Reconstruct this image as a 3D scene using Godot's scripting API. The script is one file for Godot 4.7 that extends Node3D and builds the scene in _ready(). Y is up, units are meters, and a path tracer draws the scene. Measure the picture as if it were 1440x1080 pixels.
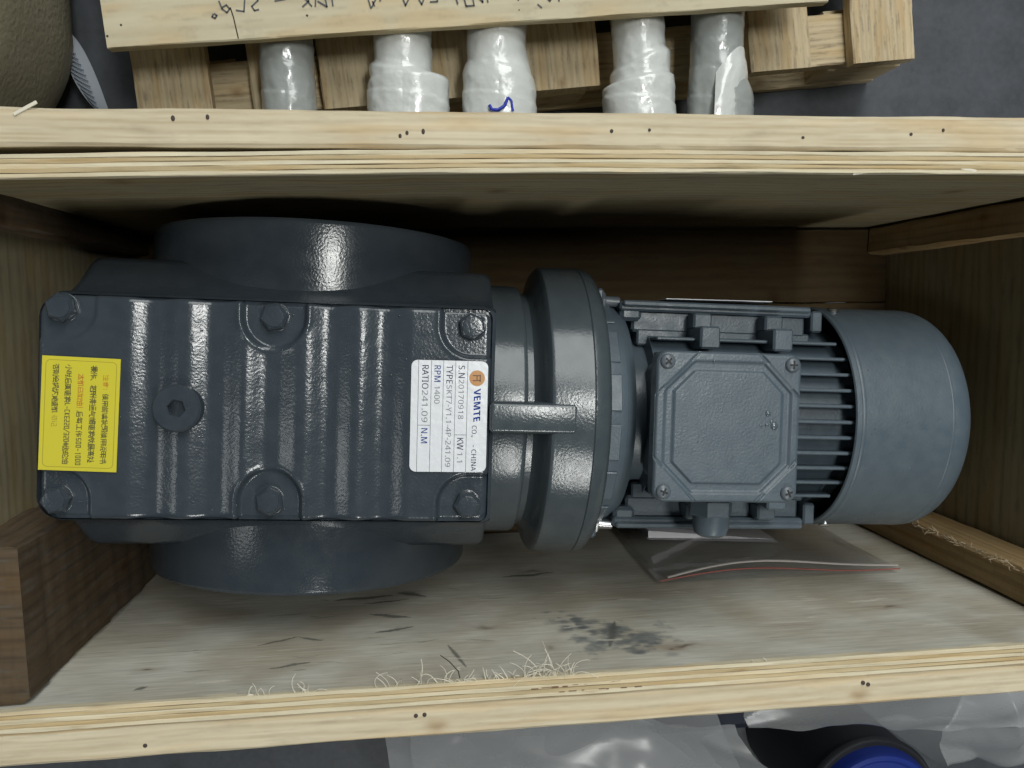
extends Node3D
# A gear motor lying in an open plywood crate, seen from above, on a workshop floor.

class MB:                                     # triangle soup; corners counter-clockwise seen from outside
	var v := PackedVector3Array()
	var uv := PackedVector2Array()
	func tri(a: Vector3, b: Vector3, c: Vector3, ua := Vector2.ZERO, ub := Vector2.ZERO, uc := Vector2.ZERO):
		v.append(a); v.append(c); v.append(b)
		uv.append(ua); uv.append(uc); uv.append(ub)
	func quad(a: Vector3, b: Vector3, c: Vector3, d: Vector3, ua := Vector2.ZERO, ub := Vector2.ZERO, uc := Vector2.ZERO, ud := Vector2.ZERO):
		tri(a, b, c, ua, ub, uc)
		tri(a, c, d, ua, uc, ud)
	func hull(p: Array, ce: Vector3):          # a face of a convex shape, turned outward from ce
		var n: Vector3 = (p[1] - p[0]).cross(p[2] - p[0])
		var m := Vector3.ZERO
		for q in p: m += q
		m /= p.size()
		if n.dot(m - ce) < 0.0: p.reverse()
		for i in range(1, p.size() - 1):
			tri(p[0], p[i], p[i + 1], bu(p[0], n), bu(p[i], n), bu(p[i + 1], n))
	func bu(q: Vector3, n: Vector3) -> Vector2:  # box mapping in metres
		var a := n.abs()
		if a.y >= a.x and a.y >= a.z: return Vector2(q.x, q.z)
		if a.z >= a.x: return Vector2(q.x, q.y)
		return Vector2(q.z, q.y)
	func box(c: Vector3, s: Vector3, b := 0.001, basis := Basis.IDENTITY):
		var h := s / 2.0
		b = minf(b, minf(h.x, minf(h.y, h.z)) * 0.9)
		var P := {}
		for i in 8:
			var g := Vector3(-1 if i & 1 == 0 else 1, -1 if i & 2 == 0 else 1, -1 if i & 4 == 0 else 1)
			P[i] = []
			for k in 3:
				var q := Vector3(h.x - b, h.y - b, h.z - b)
				q[k] = h[k]
				P[i].append(basis * (q * g) + c)
		for k in 3:
			var o := [1 << k, 1 << ((k + 1) % 3), 1 << ((k + 2) % 3)]
			for s0 in [0, o[0]]:
				hull([P[s0][k], P[s0 + o[1]][k], P[s0 + o[1] + o[2]][k], P[s0 + o[2]][k]], c)
			if b > 0.0:
				for e in [0, o[1], o[2], o[1] + o[2]]:
					var k1: int = (k + 1) % 3
					var k2: int = (k + 2) % 3
					hull([P[e][k1], P[e + o[0]][k1], P[e + o[0]][k2], P[e][k2]], c)
		if b > 0.0:
			for i in 8: hull([P[i][0], P[i][1], P[i][2]], c)
	func lathe(pr: Array, seg: int, xf := Transform3D.IDENTITY, a0 := 0.0, a1 := TAU):   # profile of (x, r) about the local x axis
		for i in pr.size() - 1:
			for j in seg:
				var t0 := lerpf(a0, a1, float(j) / seg)
				var t1 := lerpf(a0, a1, float(j + 1) / seg)
				var A: Vector3 = xf * Vector3(pr[i].x, pr[i].y * cos(t0), pr[i].y * sin(t0))
				var B: Vector3 = xf * Vector3(pr[i].x, pr[i].y * cos(t1), pr[i].y * sin(t1))
				var C: Vector3 = xf * Vector3(pr[i + 1].x, pr[i + 1].y * cos(t1), pr[i + 1].y * sin(t1))
				var D: Vector3 = xf * Vector3(pr[i + 1].x, pr[i + 1].y * cos(t0), pr[i + 1].y * sin(t0))
				if pr[i].y > 1e-6: tri(A, B, C)
				if pr[i + 1].y > 1e-6: tri(A, C, D)
	func prism(poly: PackedVector2Array, y0: float, y1: float, bev := 0.0, xf := Transform3D.IDENTITY):   # a convex outline in x, z
		var ce := Vector2.ZERO
		for p in poly: ce += p
		ce /= poly.size()
		var R := 0.0
		for p in poly: R = maxf(R, (p - ce).length())
		var f := 1.0 - bev / R
		var C := xf * Vector3(ce.x, (y0 + y1) / 2, ce.y)
		var rings := [[], [], []]
		for p in poly:
			rings[0].append(xf * Vector3(p.x, y0, p.y))
			rings[1].append(xf * Vector3(p.x, y1 - bev, p.y))
			var q: Vector2 = ce + (p - ce) * f
			rings[2].append(xf * Vector3(q.x, y1, q.y))
		for i in poly.size():
			var k := (i + 1) % poly.size()
			hull([rings[0][i], rings[0][k], rings[1][k], rings[1][i]], C)
			if bev > 0.0: hull([rings[1][i], rings[1][k], rings[2][k], rings[2][i]], C)
		hull(rings[2].duplicate(), C)
		hull(rings[0].duplicate(), C)
	func tube(p: Array, r: float, n := 5, taper := 0.0):
		for i in p.size() - 1:
			var d: Vector3 = (p[i + 1] - p[i]).normalized()
			var s := d.cross(Vector3.UP if absf(d.y) < 0.9 else Vector3.RIGHT).normalized()
			var u := s.cross(d)
			var r0 := r * (1.0 - taper * i / p.size())
			var r1 := r * (1.0 - taper * (i + 1) / p.size())
			for j in n:
				var e0 := s * cos(TAU * j / n) + u * sin(TAU * j / n)
				var e1 := s * cos(TAU * (j + 1) / n) + u * sin(TAU * (j + 1) / n)
				hull([p[i] + e0 * r0, p[i] + e1 * r0, p[i + 1] + e1 * r1, p[i + 1] + e0 * r1], (p[i] + p[i + 1]) / 2)
	func mesh(angle := 40.0) -> ArrayMesh:
		var lim := cos(deg_to_rad(angle))
		var fn := PackedVector3Array()
		var at := {}
		for i in range(0, v.size(), 3):
			var n := (v[i + 2] - v[i]).cross(v[i + 1] - v[i])
			fn.append(n)
			for k in 3:
				var key := Vector3i((v[i + k] * 20000.0).round())
				if not at.has(key): at[key] = PackedInt32Array()
				at[key].append(i / 3)
		var un := PackedVector3Array()
		for n in fn: un.append(n.normalized())
		var nn := PackedVector3Array()
		nn.resize(v.size())
		for i in v.size():
			var key := Vector3i((v[i] * 20000.0).round())
			var s := Vector3.ZERO
			var me := un[i / 3]
			for f in at[key]:
				if un[f].dot(me) > lim: s += fn[f]
			nn[i] = s.normalized() if s.length() > 1e-20 else me
		var a := []
		a.resize(Mesh.ARRAY_MAX)
		a[Mesh.ARRAY_VERTEX] = v
		a[Mesh.ARRAY_NORMAL] = nn
		a[Mesh.ARRAY_TEX_UV] = uv
		var m := ArrayMesh.new()
		m.add_surface_from_arrays(Mesh.PRIMITIVE_TRIANGLES, a)
		return m

var rng := RandomNumberGenerator.new()
var noise := FastNoiseLite.new()
var M := {}

# ---------- scene helpers
func num(called: String, parent: Node) -> String:
	if not parent.has_node(called): return called
	var k := 1
	while parent.has_node("%s_%03d" % [called, k]): k += 1
	return "%s_%03d" % [called, k]

func part(called: String, mesh: Mesh, material: Material, parent: Node, xf := Transform3D.IDENTITY) -> MeshInstance3D:
	var o := MeshInstance3D.new()
	o.name = num(called, parent)
	o.mesh = mesh
	o.material_override = material
	o.transform = xf
	parent.add_child(o, true)
	return o

func tag(o: Node, label: String, category: String, group := ""):
	o.set_meta("label", label)
	o.set_meta("category", category)
	if group != "": o.set_meta("group", group)

func thing(called: String, label: String, category: String, at := Vector3.ZERO, group := "") -> Node3D:
	var o := Node3D.new()
	o.name = num(called, self)
	add_child(o, true)
	o.position = at
	tag(o, label, category, group)
	return o

func at(x: float, y: float, z: float) -> Transform3D:
	return Transform3D(Basis.IDENTITY, Vector3(x, y, z))

func along(axis: Vector3, p: Vector3) -> Transform3D:      # a frame whose x axis lies along axis
	var x := axis.normalized()
	var y := (Vector3.UP if absf(x.y) < 0.9 else Vector3.BACK)
	var z := x.cross(y).normalized()
	return Transform3D(Basis(x, z.cross(x), z), p)

func hexagon(r: float, turn := 0.0, n := 6) -> PackedVector2Array:
	var p := PackedVector2Array()
	for i in n: p.append(Vector2(cos(turn + TAU * i / n), sin(turn + TAU * i / n)) * r)
	return p

func round_rect(w: float, h: float, r: float, n := 6) -> PackedVector2Array:
	var p := PackedVector2Array()
	for c in 4:
		var ce := Vector2((w / 2 - r) * [1, -1, -1, 1][c], (h / 2 - r) * [1, 1, -1, -1][c])
		for i in n + 1:
			var a := PI / 2 * (c + float(i) / n)
			p.append(ce + Vector2(cos(a), sin(a)) * r)
	return p

func grid(nu: int, nv: int, f: Callable, us := 1.0, vs := 1.0) -> ArrayMesh:   # a smooth sheet; f(u, v) gives points, du x dv pointing inward (down for x, z)
	var v := PackedVector3Array()
	var uv := PackedVector2Array()
	var n := PackedVector3Array()
	var idx := PackedInt32Array()
	for j in nv + 1:
		for i in nu + 1:
			v.append(f.call(float(i) / nu, float(j) / nv))
			uv.append(Vector2(us * i / nu, vs * j / nv))
	for j in nv + 1:
		for i in nu + 1:
			var du := v[j * (nu + 1) + mini(i + 1, nu)] - v[j * (nu + 1) + maxi(i - 1, 0)]
			var dv := v[mini(j + 1, nv) * (nu + 1) + i] - v[maxi(j - 1, 0) * (nu + 1) + i]
			n.append(dv.cross(du).normalized())
	for j in nv:
		for i in nu:
			var a := j * (nu + 1) + i
			var b := a + 1
			var c := a + nu + 2
			var d := a + nu + 1
			idx.append_array([a, b, c, a, c, d])
	var arr := []
	arr.resize(Mesh.ARRAY_MAX)
	arr[Mesh.ARRAY_VERTEX] = v
	arr[Mesh.ARRAY_NORMAL] = n
	arr[Mesh.ARRAY_TEX_UV] = uv
	arr[Mesh.ARRAY_INDEX] = idx
	var m := ArrayMesh.new()
	m.add_surface_from_arrays(Mesh.PRIMITIVE_TRIANGLES, arr)
	return m

# a sawn board along x, its middle at the origin: size (length, thickness, width), worn edges
func plank(size: Vector3, jit := 0.0006, bev := 0.0015, sd := 0, bow = null, ends := true) -> ArrayMesh:
	var mb := MB.new()
	var n := maxi(2, int(size.x / 0.007))
	var h := size.y / 2
	var w := size.z / 2
	var cs := [Vector2(h, -w + bev), Vector2(h, w - bev), Vector2(h - bev, w), Vector2(-h + bev, w), Vector2(-h, w - bev), Vector2(-h, -w + bev), Vector2(-h + bev, -w), Vector2(h - bev, -w)]
	var per := [0.0]
	for k in 8: per.append(per[k] + (cs[(k + 1) % 8] - cs[k]).length())
	var o := Vector2(sd * 0.37, sd * 0.23)
	var rings := []
	for i in n + 1:
		var x := -size.x / 2 + size.x * i / n
		var off: Vector3 = bow.call(x) if bow != null else Vector3.ZERO
		var r := []
		for k in 8:
			var j := Vector2(noise.get_noise_3d(x * 220, k * 37.0, sd * 91.0), noise.get_noise_3d(x * 220, k * 37.0 + 500, sd * 91.0)) * jit * 1.6
			var e := noise.get_noise_3d(x * 4000, k * 37.0, sd * 71.0) * jit * 0.7
			r.append(Vector3(x, cs[k].x + j.x + e, cs[k].y + j.y) + off)
		rings.append(r)
	for i in n:
		for k in 8:
			var k1 := (k + 1) % 8
			var u0: float = rings[i][0].x
			var u1: float = rings[i + 1][0].x
			mb.quad(rings[i][k], rings[i][k1], rings[i + 1][k1], rings[i + 1][k], Vector2(u0, per[k]) + o, Vector2(u0, per[k + 1]) + o, Vector2(u1, per[k + 1]) + o, Vector2(u1, per[k]) + o)
	if ends:
		for e in [0, n]:
			var c := Vector3.ZERO
			for q in rings[e]: c += q / 8.0
			for k in 8:
				var a: Vector3 = rings[e][k]
				var b: Vector3 = rings[e][(k + 1) % 8]
				var ua := Vector2(0.02 * a.y / h, a.z) + o
				var ub := Vector2(0.02 * b.y / h, b.z) + o
				if e == 0: mb.tri(c, b, a, o, ub, ua)
				else: mb.tri(c, a, b, o, ua, ub)
	return mb.mesh(30.0)

# ---------- textures and materials
func lin(r: float, g: float, b: float) -> Color:
	return Color(r, g, b).linear_to_srgb()

func tex(im: Image) -> ImageTexture:
	return ImageTexture.create_from_image(im)

func paint(w: int, h: int, f: Callable) -> ImageTexture:      # f(x, y) in pixels gives a linear colour
	var im := Image.create(w, h, false, Image.FORMAT_RGB8)
	for y in h:
		for x in w:
			im.set_pixel(x, y, (f.call(x, y) as Color).linear_to_srgb())
	return tex(im)

func nz(x: float, y: float, s: float = 0.0) -> float:
	return noise.get_noise_3d(x, y, s)

# sawn wood, a metre by a quarter of a metre: grain along x, all tiled by mirroring
func wood(w: int, h: int, a: Color, b: Color, rings: float, dirt: float, sd: float, rough_saw := 0.0) -> ImageTexture:
	return paint(w, h, func(px: int, py: int):
		var x: float = absf(2.0 * px / w - 1.0) * 100.0
		var y: float = absf(2.0 * py / h - 1.0) * 100.0
		var warp := nz(x * 0.16, y * 0.45, sd) * 0.9
		var g := 0.5 + 0.5 * sin((y * 0.16 + warp) * rings)
		g = pow(g, 3.0)
		var fine := nz(x * 0.9, y * 30.0, sd + 40.0)
		var fine2 := nz(x * 5.0, y * 90.0, sd + 140.0)
		var t := clampf(0.43 * g + 0.32 * fine + 0.18 * fine2 + 0.28 * nz(x * 0.5, y * 1.6, sd + 9.0) + 0.20, 0.0, 1.0)
		var c := a.lerp(b, t)
		c = c.lerp(Color(c.r * 1.0, c.g * 0.89, c.b * 0.74), clampf(nz(x * 0.7, y * 1.3, sd + 60.0) * 1.4, 0.0, 0.7))
		for k in 3:
			var kx := fposmod(sd * 13.7 + k * 37.3, 88.0) + 6.0
			var ky := fposmod(sd * 7.9 + k * 29.1, 80.0) + 10.0
			var q := Vector2((x - kx) / 1.3, (y - ky) / 3.6)
			if q.length_squared() < 9.0:
				var ql := q.length() + 0.25 * nz(x * 9.0, y * 4.0, sd)
				c = c.lerp(Color(c.r * 0.62, c.g * 0.5, c.b * 0.4), exp(-ql * ql * 0.8) * 0.8)
		var d := clampf(nz(x * 2.0, y * 6.0, sd + 80.0) * 2.0 - 0.4 + 0.5 * nz(x * 14.0, y * 14.0, sd + 81.0), 0.0, 1.0) * dirt
		c = c.lerp(Color(0.10, 0.085, 0.07), d)
		if rough_saw > 0.0: c = c.lerp(Color(c.r * 0.7, c.g * 0.68, c.b * 0.66), rough_saw * clampf(nz(x * 30.0, y * 1.5, sd + 5.0) * 2.0, 0.0, 1.0))
		return c)

func grey_noise(size: int, freq: float, kind: int, octaves: int, sd: int) -> NoiseTexture2D:
	var t := NoiseTexture2D.new()
	var n := FastNoiseLite.new()
	n.noise_type = kind
	n.frequency = freq
	n.fractal_octaves = octaves
	n.seed = sd
	t.noise = n
	t.width = size
	t.height = size
	t.seamless = true
	return t

func ramp_noise(size: int, freq: float, octaves: int, sd: int, lo: Color, hi: Color) -> NoiseTexture2D:
	var t := grey_noise(size, freq, FastNoiseLite.TYPE_SIMPLEX_SMOOTH, octaves, sd)
	var gr := Gradient.new()
	gr.set_color(0, lo)
	gr.set_color(1, hi)
	gr.set_offset(0, 0.25)
	gr.set_offset(1, 0.75)
	t.color_ramp = gr
	return t

func mat(called: String, c: Color, rough: float, spec := 0.5) -> StandardMaterial3D:
	var m := StandardMaterial3D.new()
	m.resource_name = called
	m.albedo_color = c.linear_to_srgb()
	m.roughness = rough
	m.metallic_specular = spec
	M[called] = m
	return m

func bump(m: StandardMaterial3D, t: Texture2D, cm: float, per_metre: float):
	m.heightmap_enabled = true
	m.heightmap_texture = t
	m.heightmap_scale = cm
	m.uv1_triplanar = true
	m.uv1_scale = Vector3.ONE * per_metre

func wood_mat(called: String, t: Texture2D, rough := 0.8, su := 1.0, sv := 4.0) -> StandardMaterial3D:
	var m := mat(called, Color.WHITE, rough, 0.35)
	m.albedo_texture = t
	m.uv1_scale = Vector3(su, sv, 1)
	m.heightmap_enabled = true
	m.heightmap_texture = t
	m.heightmap_scale = 0.012
	return m

func materials():
	var peel := grey_noise(1024, 0.045, FastNoiseLite.TYPE_SIMPLEX_SMOOTH, 3, 3)
	var dust := ramp_noise(512, 0.012, 5, 14, Color(0.93, 0.935, 0.94), Color(1, 0.995, 0.985))
	var gloss := ramp_noise(512, 0.016, 5, 19, Color(0.74, 0.74, 0.74), Color(1, 1, 1))
	for q in [["gearbox_paint", Color(0.042, 0.054, 0.067), 0.22, 0.0095], ["motor_paint", Color(0.080, 0.108, 0.133), 0.46, 0.010], ["adaptor_paint", Color(0.058, 0.074, 0.085), 0.25, 0.009]]:
		var g := mat(q[0], q[1], q[2], 0.5)
		bump(g, peel, q[3], 8.0)
		g.albedo_texture = dust
		g.roughness_texture = gloss
	mat("gearbox_gloss", Color(0.042, 0.052, 0.061), 0.08, 0.6)
	mat("gloss_paint", Color(0.080, 0.106, 0.127), 0.08, 0.6)
	mat("black_steel", Color(0.018, 0.019, 0.022), 0.35)
	mat("screw_steel", Color(0.10, 0.12, 0.14), 0.35)
	mat("dark_slot", Color(0.012, 0.013, 0.015), 0.6)
	mat("bright_steel", Color(0.55, 0.56, 0.58), 0.28).metallic = 1.0
	mat("name_metal", Color(0.66, 0.68, 0.72), 0.30, 0.6)
	bump(M.name_metal, grey_noise(256, 0.02, FastNoiseLite.TYPE_SIMPLEX, 2, 8), 0.012, 20.0)
	mat("print_blue", Color(0.008, 0.04, 0.22), 0.7, 0.2)
	mat("print_dark", Color(0.03, 0.04, 0.08), 0.7, 0.2)
	mat("punched", Color(0.22, 0.23, 0.25), 0.6, 0.3)
	mat("line_ink", Color(0.07, 0.08, 0.10), 0.5)
	mat("logo_orange", Color(0.46, 0.22, 0.07), 0.4)
	mat("logo_dark", Color(0.10, 0.05, 0.02), 0.4)
	mat("ink", Color(0.14, 0.145, 0.15), 0.9, 0.1)
	mat("blue_marker", Color(0.01, 0.03, 0.42), 0.5)
	mat("paper", Color(0.74, 0.73, 0.77), 0.75)
	mat("red_zip", Color(0.30, 0.075, 0.06), 0.5)
	mat("pale_zip", Color(0.40, 0.37, 0.35), 0.5)
	mat("fibre", Color(0.68, 0.64, 0.53), 0.8)
	mat("fringe", Color(0.42, 0.34, 0.23), 0.9)
	mat("knot_dark", Color(0.05, 0.035, 0.025), 0.9)
	mat("torn_ply", Color(0.16, 0.095, 0.06), 0.9)
	mat("nail_rust", Color(0.05, 0.035, 0.03), 0.7)
	mat("blue_plastic", Color(0.010, 0.03, 0.23), 0.45)
	mat("black_plastic", Color(0.02, 0.022, 0.028), 0.5)
	mat("navy_plastic", Color(0.016, 0.02, 0.042), 0.6)
	mat("lamp_housing", Color(0.6, 0.6, 0.6), 0.5)
	var lf := mat("lamp_face", Color(0.8, 0.8, 0.8), 0.5)
	lf.emission_enabled = true
	lf.emission = Color(0.95, 0.98, 1.0)
	lf.emission_energy_multiplier = 1.0
	# woods
	var pine := wood(768, 192, Color(0.62, 0.55, 0.405), Color(0.44, 0.36, 0.235), 9.0, 0.16, 11.0)
	wood_mat("pine", pine)
	var ply := wood(768, 192, Color(0.67, 0.61, 0.455), Color(0.49, 0.42, 0.285), 22.0, 0.14, 31.0)
	wood_mat("ply_edge", ply, 0.85, 1.0, 4.0)
	var crossed := wood_mat("ply_cross", ply, 0.9, 1.0, 4.0)
	crossed.albedo_color = Color(0.90, 0.86, 0.79)
	var dark := wood(768, 192, Color(0.30, 0.262, 0.165), Color(0.19, 0.16, 0.095), 7.0, 0.35, 51.0)
	wood_mat("ply_dark", dark, 0.8, 1.0, 2.2)
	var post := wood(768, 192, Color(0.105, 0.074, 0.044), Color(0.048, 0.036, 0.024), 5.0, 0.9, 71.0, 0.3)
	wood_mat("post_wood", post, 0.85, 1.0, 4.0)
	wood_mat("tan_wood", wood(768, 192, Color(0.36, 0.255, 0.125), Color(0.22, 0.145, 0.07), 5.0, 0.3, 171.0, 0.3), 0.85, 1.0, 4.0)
	var old := wood(768, 192, Color(0.62, 0.52, 0.35), Color(0.42, 0.335, 0.21), 6.0, 0.5, 91.0)
	wood_mat("pallet_wood", old, 0.85, 1.0, 4.0)
	var board := wood(768, 192, Color(0.66, 0.60, 0.44), Color(0.56, 0.49, 0.345), 4.0, 0.2, 121.0)
	wood_mat("base_dark", dark, 0.85, 1.0, 2.2).albedo_color = Color(0.56, 0.50, 0.44)
	wood_mat("board_face", board, 0.8, 1.0, 2.0)
	wood_mat("wall_veneer", wall_picture(), 0.75, 1.0, 1.0).heightmap_scale = 0.04
	# floor
	var conc := paint(384, 384, func(x, y):
		var X: float = absf(x / 192.0 - 1.0) * 100.0
		var Y: float = absf(y / 192.0 - 1.0) * 100.0
		var k := 1.0 + 0.22 * nz(X, Y, 3.0) + 0.16 * nz(X * 6, Y * 6, 4.0) + 0.10 * nz(X * 30, Y * 30, 5.0)
		return Color(0.060, 0.067, 0.079) * k)
	var co := mat("concrete", Color.WHITE, 0.6)
	co.albedo_texture = conc
	bump(co, grey_noise(256, 0.05, FastNoiseLite.TYPE_SIMPLEX, 4, 5), 0.04, 3.0)
	co.uv1_scale = Vector3.ONE * 1.4
	# foam and films
	var crinkle := grey_noise(512, 0.012, FastNoiseLite.TYPE_CELLULAR, 3, 12)
	var foam := mat("foam", Color(0.70, 0.73, 0.72), 0.28, 0.6)
	foam.clearcoat_enabled = true
	foam.clearcoat = 0.6
	foam.clearcoat_roughness = 0.08
	foam.backlight_enabled = true
	foam.backlight = Color(0.25, 0.25, 0.25)
	bump(foam, crinkle, 0.10, 9.0)
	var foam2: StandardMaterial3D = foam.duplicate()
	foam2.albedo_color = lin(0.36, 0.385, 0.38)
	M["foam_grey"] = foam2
	var film := mat("film", Color(0.52, 0.54, 0.56), 0.25, 0.42)
	film.transparency = BaseMaterial3D.TRANSPARENCY_ALPHA
	film.albedo_color.a = 0.36
	film.cull_mode = BaseMaterial3D.CULL_DISABLED
	bump(film, crinkle, 0.02, 2.0)
	var clear := mat("clear_bag", Color(0.7, 0.72, 0.72), 0.12, 0.5)
	clear.transparency = BaseMaterial3D.TRANSPARENCY_ALPHA
	clear.albedo_color.a = 0.10
	clear.cull_mode = BaseMaterial3D.CULL_DISABLED
	bump(clear, crinkle, 0.08, 4.0)
	var sack := mat("sack_cloth", Color(0.25, 0.23, 0.16), 0.9)
	bump(sack, grey_noise(256, 0.09, FastNoiseLite.TYPE_VALUE, 2, 21), 0.06, 10.0)
	mat("woven_white", Color(0.42, 0.46, 0.52), 0.5)
	mat("woven_seam", Color(0.20, 0.235, 0.29), 0.6)
	var yl := mat("yellow_label", Color.WHITE, 0.4)
	yl.albedo_texture = label_picture()

# the inside of the wall nearest the viewer: grey rotary-cut veneer with knots, mould specks and scuffs where the photograph has them
func wall_picture() -> ImageTexture:
	var W := 1228
	var H := 543
	var PX := 0.0007                        # 0.86 m by 0.38 m: x from -0.312, y down from 0.551
	var spots := []
	for k in [[0.043, 0.456, 0.030, 0.010, 0.5], [0.191, 0.517, 0.032, 0.008, 0.7], [0.39, 0.465, 0.018, 0.006, 0.75], [-0.207, 0.501, 0.012, 0.004, 0.8], [0.1, 0.317, 0.03, 0.012, 0.45], [0.09, 0.505, 0.010, 0.014, 0.4], [0.18, 0.522, 0.006, 0.003, 0.9], [-0.02, 0.36, 0.03, 0.006, 0.4]]: spots.append(k)
	var specks := []
	rng.seed = 5
	for i in 64:
		var t := rng.randf()
		specks.append([0.095 + 0.075 * t + rng.randf_range(-0.012, 0.012), 0.435 + 0.085 * t + rng.randf_range(-0.02, 0.02), rng.randf_range(0.0015, 0.0055), rng.randf_range(0.35, 0.8)])
	var strokes := [[-0.085, 0.372, -0.035, 0.366, 0.0022], [-0.052, 0.412, -0.018, 0.426, 0.002], [-0.03, 0.362, -0.005, 0.374, 0.0025], [-0.118, 0.513, -0.09, 0.506, 0.0012], [-0.135, 0.468, -0.105, 0.455, 0.0011], [-0.105, 0.455, -0.085, 0.464, 0.0011], [-0.045, 0.455, -0.015, 0.448, 0.0015], [0.012, 0.49, 0.024, 0.53, 0.0011], [-0.06, 0.385, -0.02, 0.379, 0.0011], [0.15, 0.46, 0.135, 0.51, 0.0018], [-0.205, 0.535, -0.198, 0.53, 0.0015], [0.07, 0.33, 0.12, 0.325, 0.0018]]
	for i in 26:
		var sx := rng.randf_range(-0.2, 0.05)
		var sy := rng.randf_range(0.34, 0.53)
		strokes.append([sx, sy, sx + rng.randf_range(0.006, 0.03), sy + rng.randf_range(-0.005, 0.005), rng.randf_range(0.0003, 0.0008)])
	var pale := [[0.165, 0.409, 0.195, 0.416, 0.002], [-0.165, 0.53, -0.142, 0.528, 0.0012], [0.36, 0.448, 0.40, 0.445, 0.0012], [-0.03, 0.39, 0.01, 0.392, 0.0008], [0.0, 0.35, 0.05, 0.345, 0.001]]
	for i in 22:
		var sx := rng.randf_range(-0.1, 0.45)
		var sy := rng.randf_range(0.36, 0.53)
		pale.append([sx, sy, sx + rng.randf_range(0.008, 0.035), sy + rng.randf_range(-0.003, 0.003), rng.randf_range(0.0003, 0.0008)])
	var im := Image.create(W, H, false, Image.FORMAT_RGB8)
	for py in H:
		for px in W:
			var X := (-0.312 + px * PX) * 100.0
			var Y := (0.551 - py * PX) * 100.0
			var c := Color(0.44, 0.41, 0.335)
			var t := 0.5 * nz(X * 2.0, Y * 45.0, 2.0) + 0.5 * nz(X * 9.0, Y * 110.0, 3.0)
			c = c.lerp(Color(0.545, 0.535, 0.475), clampf(0.42 + 1.1 * nz(X * 1.6, Y * 2.2, 4.0) + 0.3 * nz(X * 6.0, Y * 12.0, 14.0), 0.0, 0.95))
			c = c.lerp(Color(0.33, 0.285, 0.205), clampf(nz(X * 1.6, Y * 1.6, 5.0) * 1.3 - 0.2, 0.0, 0.45))
			c = c * (1.0 + 0.26 * t)
			c = c.lerp(Color(0.66, 0.645, 0.57), clampf(nz(X * 2.4, Y * 60.0, 16.0) * 2.4 - 1.0, 0.0, 0.4))
			c = c.lerp(Color(0.17, 0.15, 0.115), clampf(nz(X * 2.6 + 40.0, Y * 80.0, 26.0) * 4.0 - 2.4, 0.0, 0.4))
			im.set_pixel(px, py, c.linear_to_srgb())
	var dab := func(x0: float, x1: float, y0: float, y1: float, f: Callable):     # repaint a small patch of the board
		for py in range(maxi(0, int((0.551 - y1) / PX)), mini(H, int((0.551 - y0) / PX) + 1)):
			for px in range(maxi(0, int((x0 + 0.312) / PX)), mini(W, int((x1 + 0.312) / PX) + 1)):
				im.set_pixel(px, py, (f.call(-0.312 + px * PX, 0.551 - py * PX, im.get_pixel(px, py).srgb_to_linear()) as Color).linear_to_srgb())
	for k in spots:
		dab.call(k[0] - k[2] * 2.2, k[0] + k[2] * 2.2, k[1] - k[3] * 2.5, k[1] + k[3] * 2.5, func(x: float, y: float, c: Color):
			var d := Vector2((x - k[0]) / k[2], (y - k[1]) / k[3])
			d.y += 0.5 * nz(x * 1200.0, y * 500.0, k[0] * 99.0)
			var q := d.length()
			c = c.lerp(Color(0.20, 0.13, 0.075), k[4] * 0.6 * exp(-q * q * 0.9))
			return c.lerp(Color(0.05, 0.032, 0.018), k[4] * exp(-q * q * 14.0)))
	dab.call(0.09, 0.21, 0.45, 0.55, func(x: float, y: float, c: Color):
		var sq := Vector2((x - 0.152) / 0.040, (y - 0.497) / 0.026).length() + 1.1 * nz(x * 700.0, y * 900.0, 7.0) + 0.4 * nz(x * 2600.0, y * 3200.0, 8.0)
		return c.lerp(Color(0.105, 0.13, 0.14), clampf((1.1 - sq) * 0.9, 0.0, 0.7)))
	for k in specks:
		dab.call(k[0] - k[2] * 2.4, k[0] + k[2] * 2.4, k[1] - k[2] * 2.4, k[1] + k[2] * 2.4, func(x: float, y: float, c: Color):
			var d := Vector2(x - k[0], (y - k[1]) * 1.3).length() + 0.0024 * nz(x * 1600.0, y * 2200.0, 6.0)
			return c.lerp(Color(0.10, 0.115, 0.12), k[3] * 0.85 * clampf(1.6 - d / k[2], 0.0, 1.0)))
	for i in 2:
		for k in ([strokes, pale][i] as Array):
			var a := Vector2(k[0], k[1])
			var b := Vector2(k[2], k[3])
			var m: float = k[4] * 3.0 + 0.003
			dab.call(minf(a.x, b.x) - m, maxf(a.x, b.x) + m, minf(a.y, b.y) - m, maxf(a.y, b.y) + m, func(x: float, y: float, c: Color):
				var p := Vector2(x, y + 0.0030 * nz(x * 600.0, 1.0, k[0] * 300.0) + 0.001 * nz(x * 4000.0, y * 4000.0, 2.0))
				var u := clampf((p - a).dot(b - a) / (b - a).length_squared(), 0.0, 1.0)
				var d: float = (p - a.lerp(b, u)).length() / (k[4] * (0.35 + 1.2 * sin(PI * u)))
				return c.lerp(Color(0.10, 0.10, 0.09) if i == 0 else Color(0.68, 0.65, 0.55), ((0.8 if k[4] > 0.001 else 0.4) if i == 0 else 0.6) * clampf(1.5 - d, 0.0, 1.0)))
	return tex(im)

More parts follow.
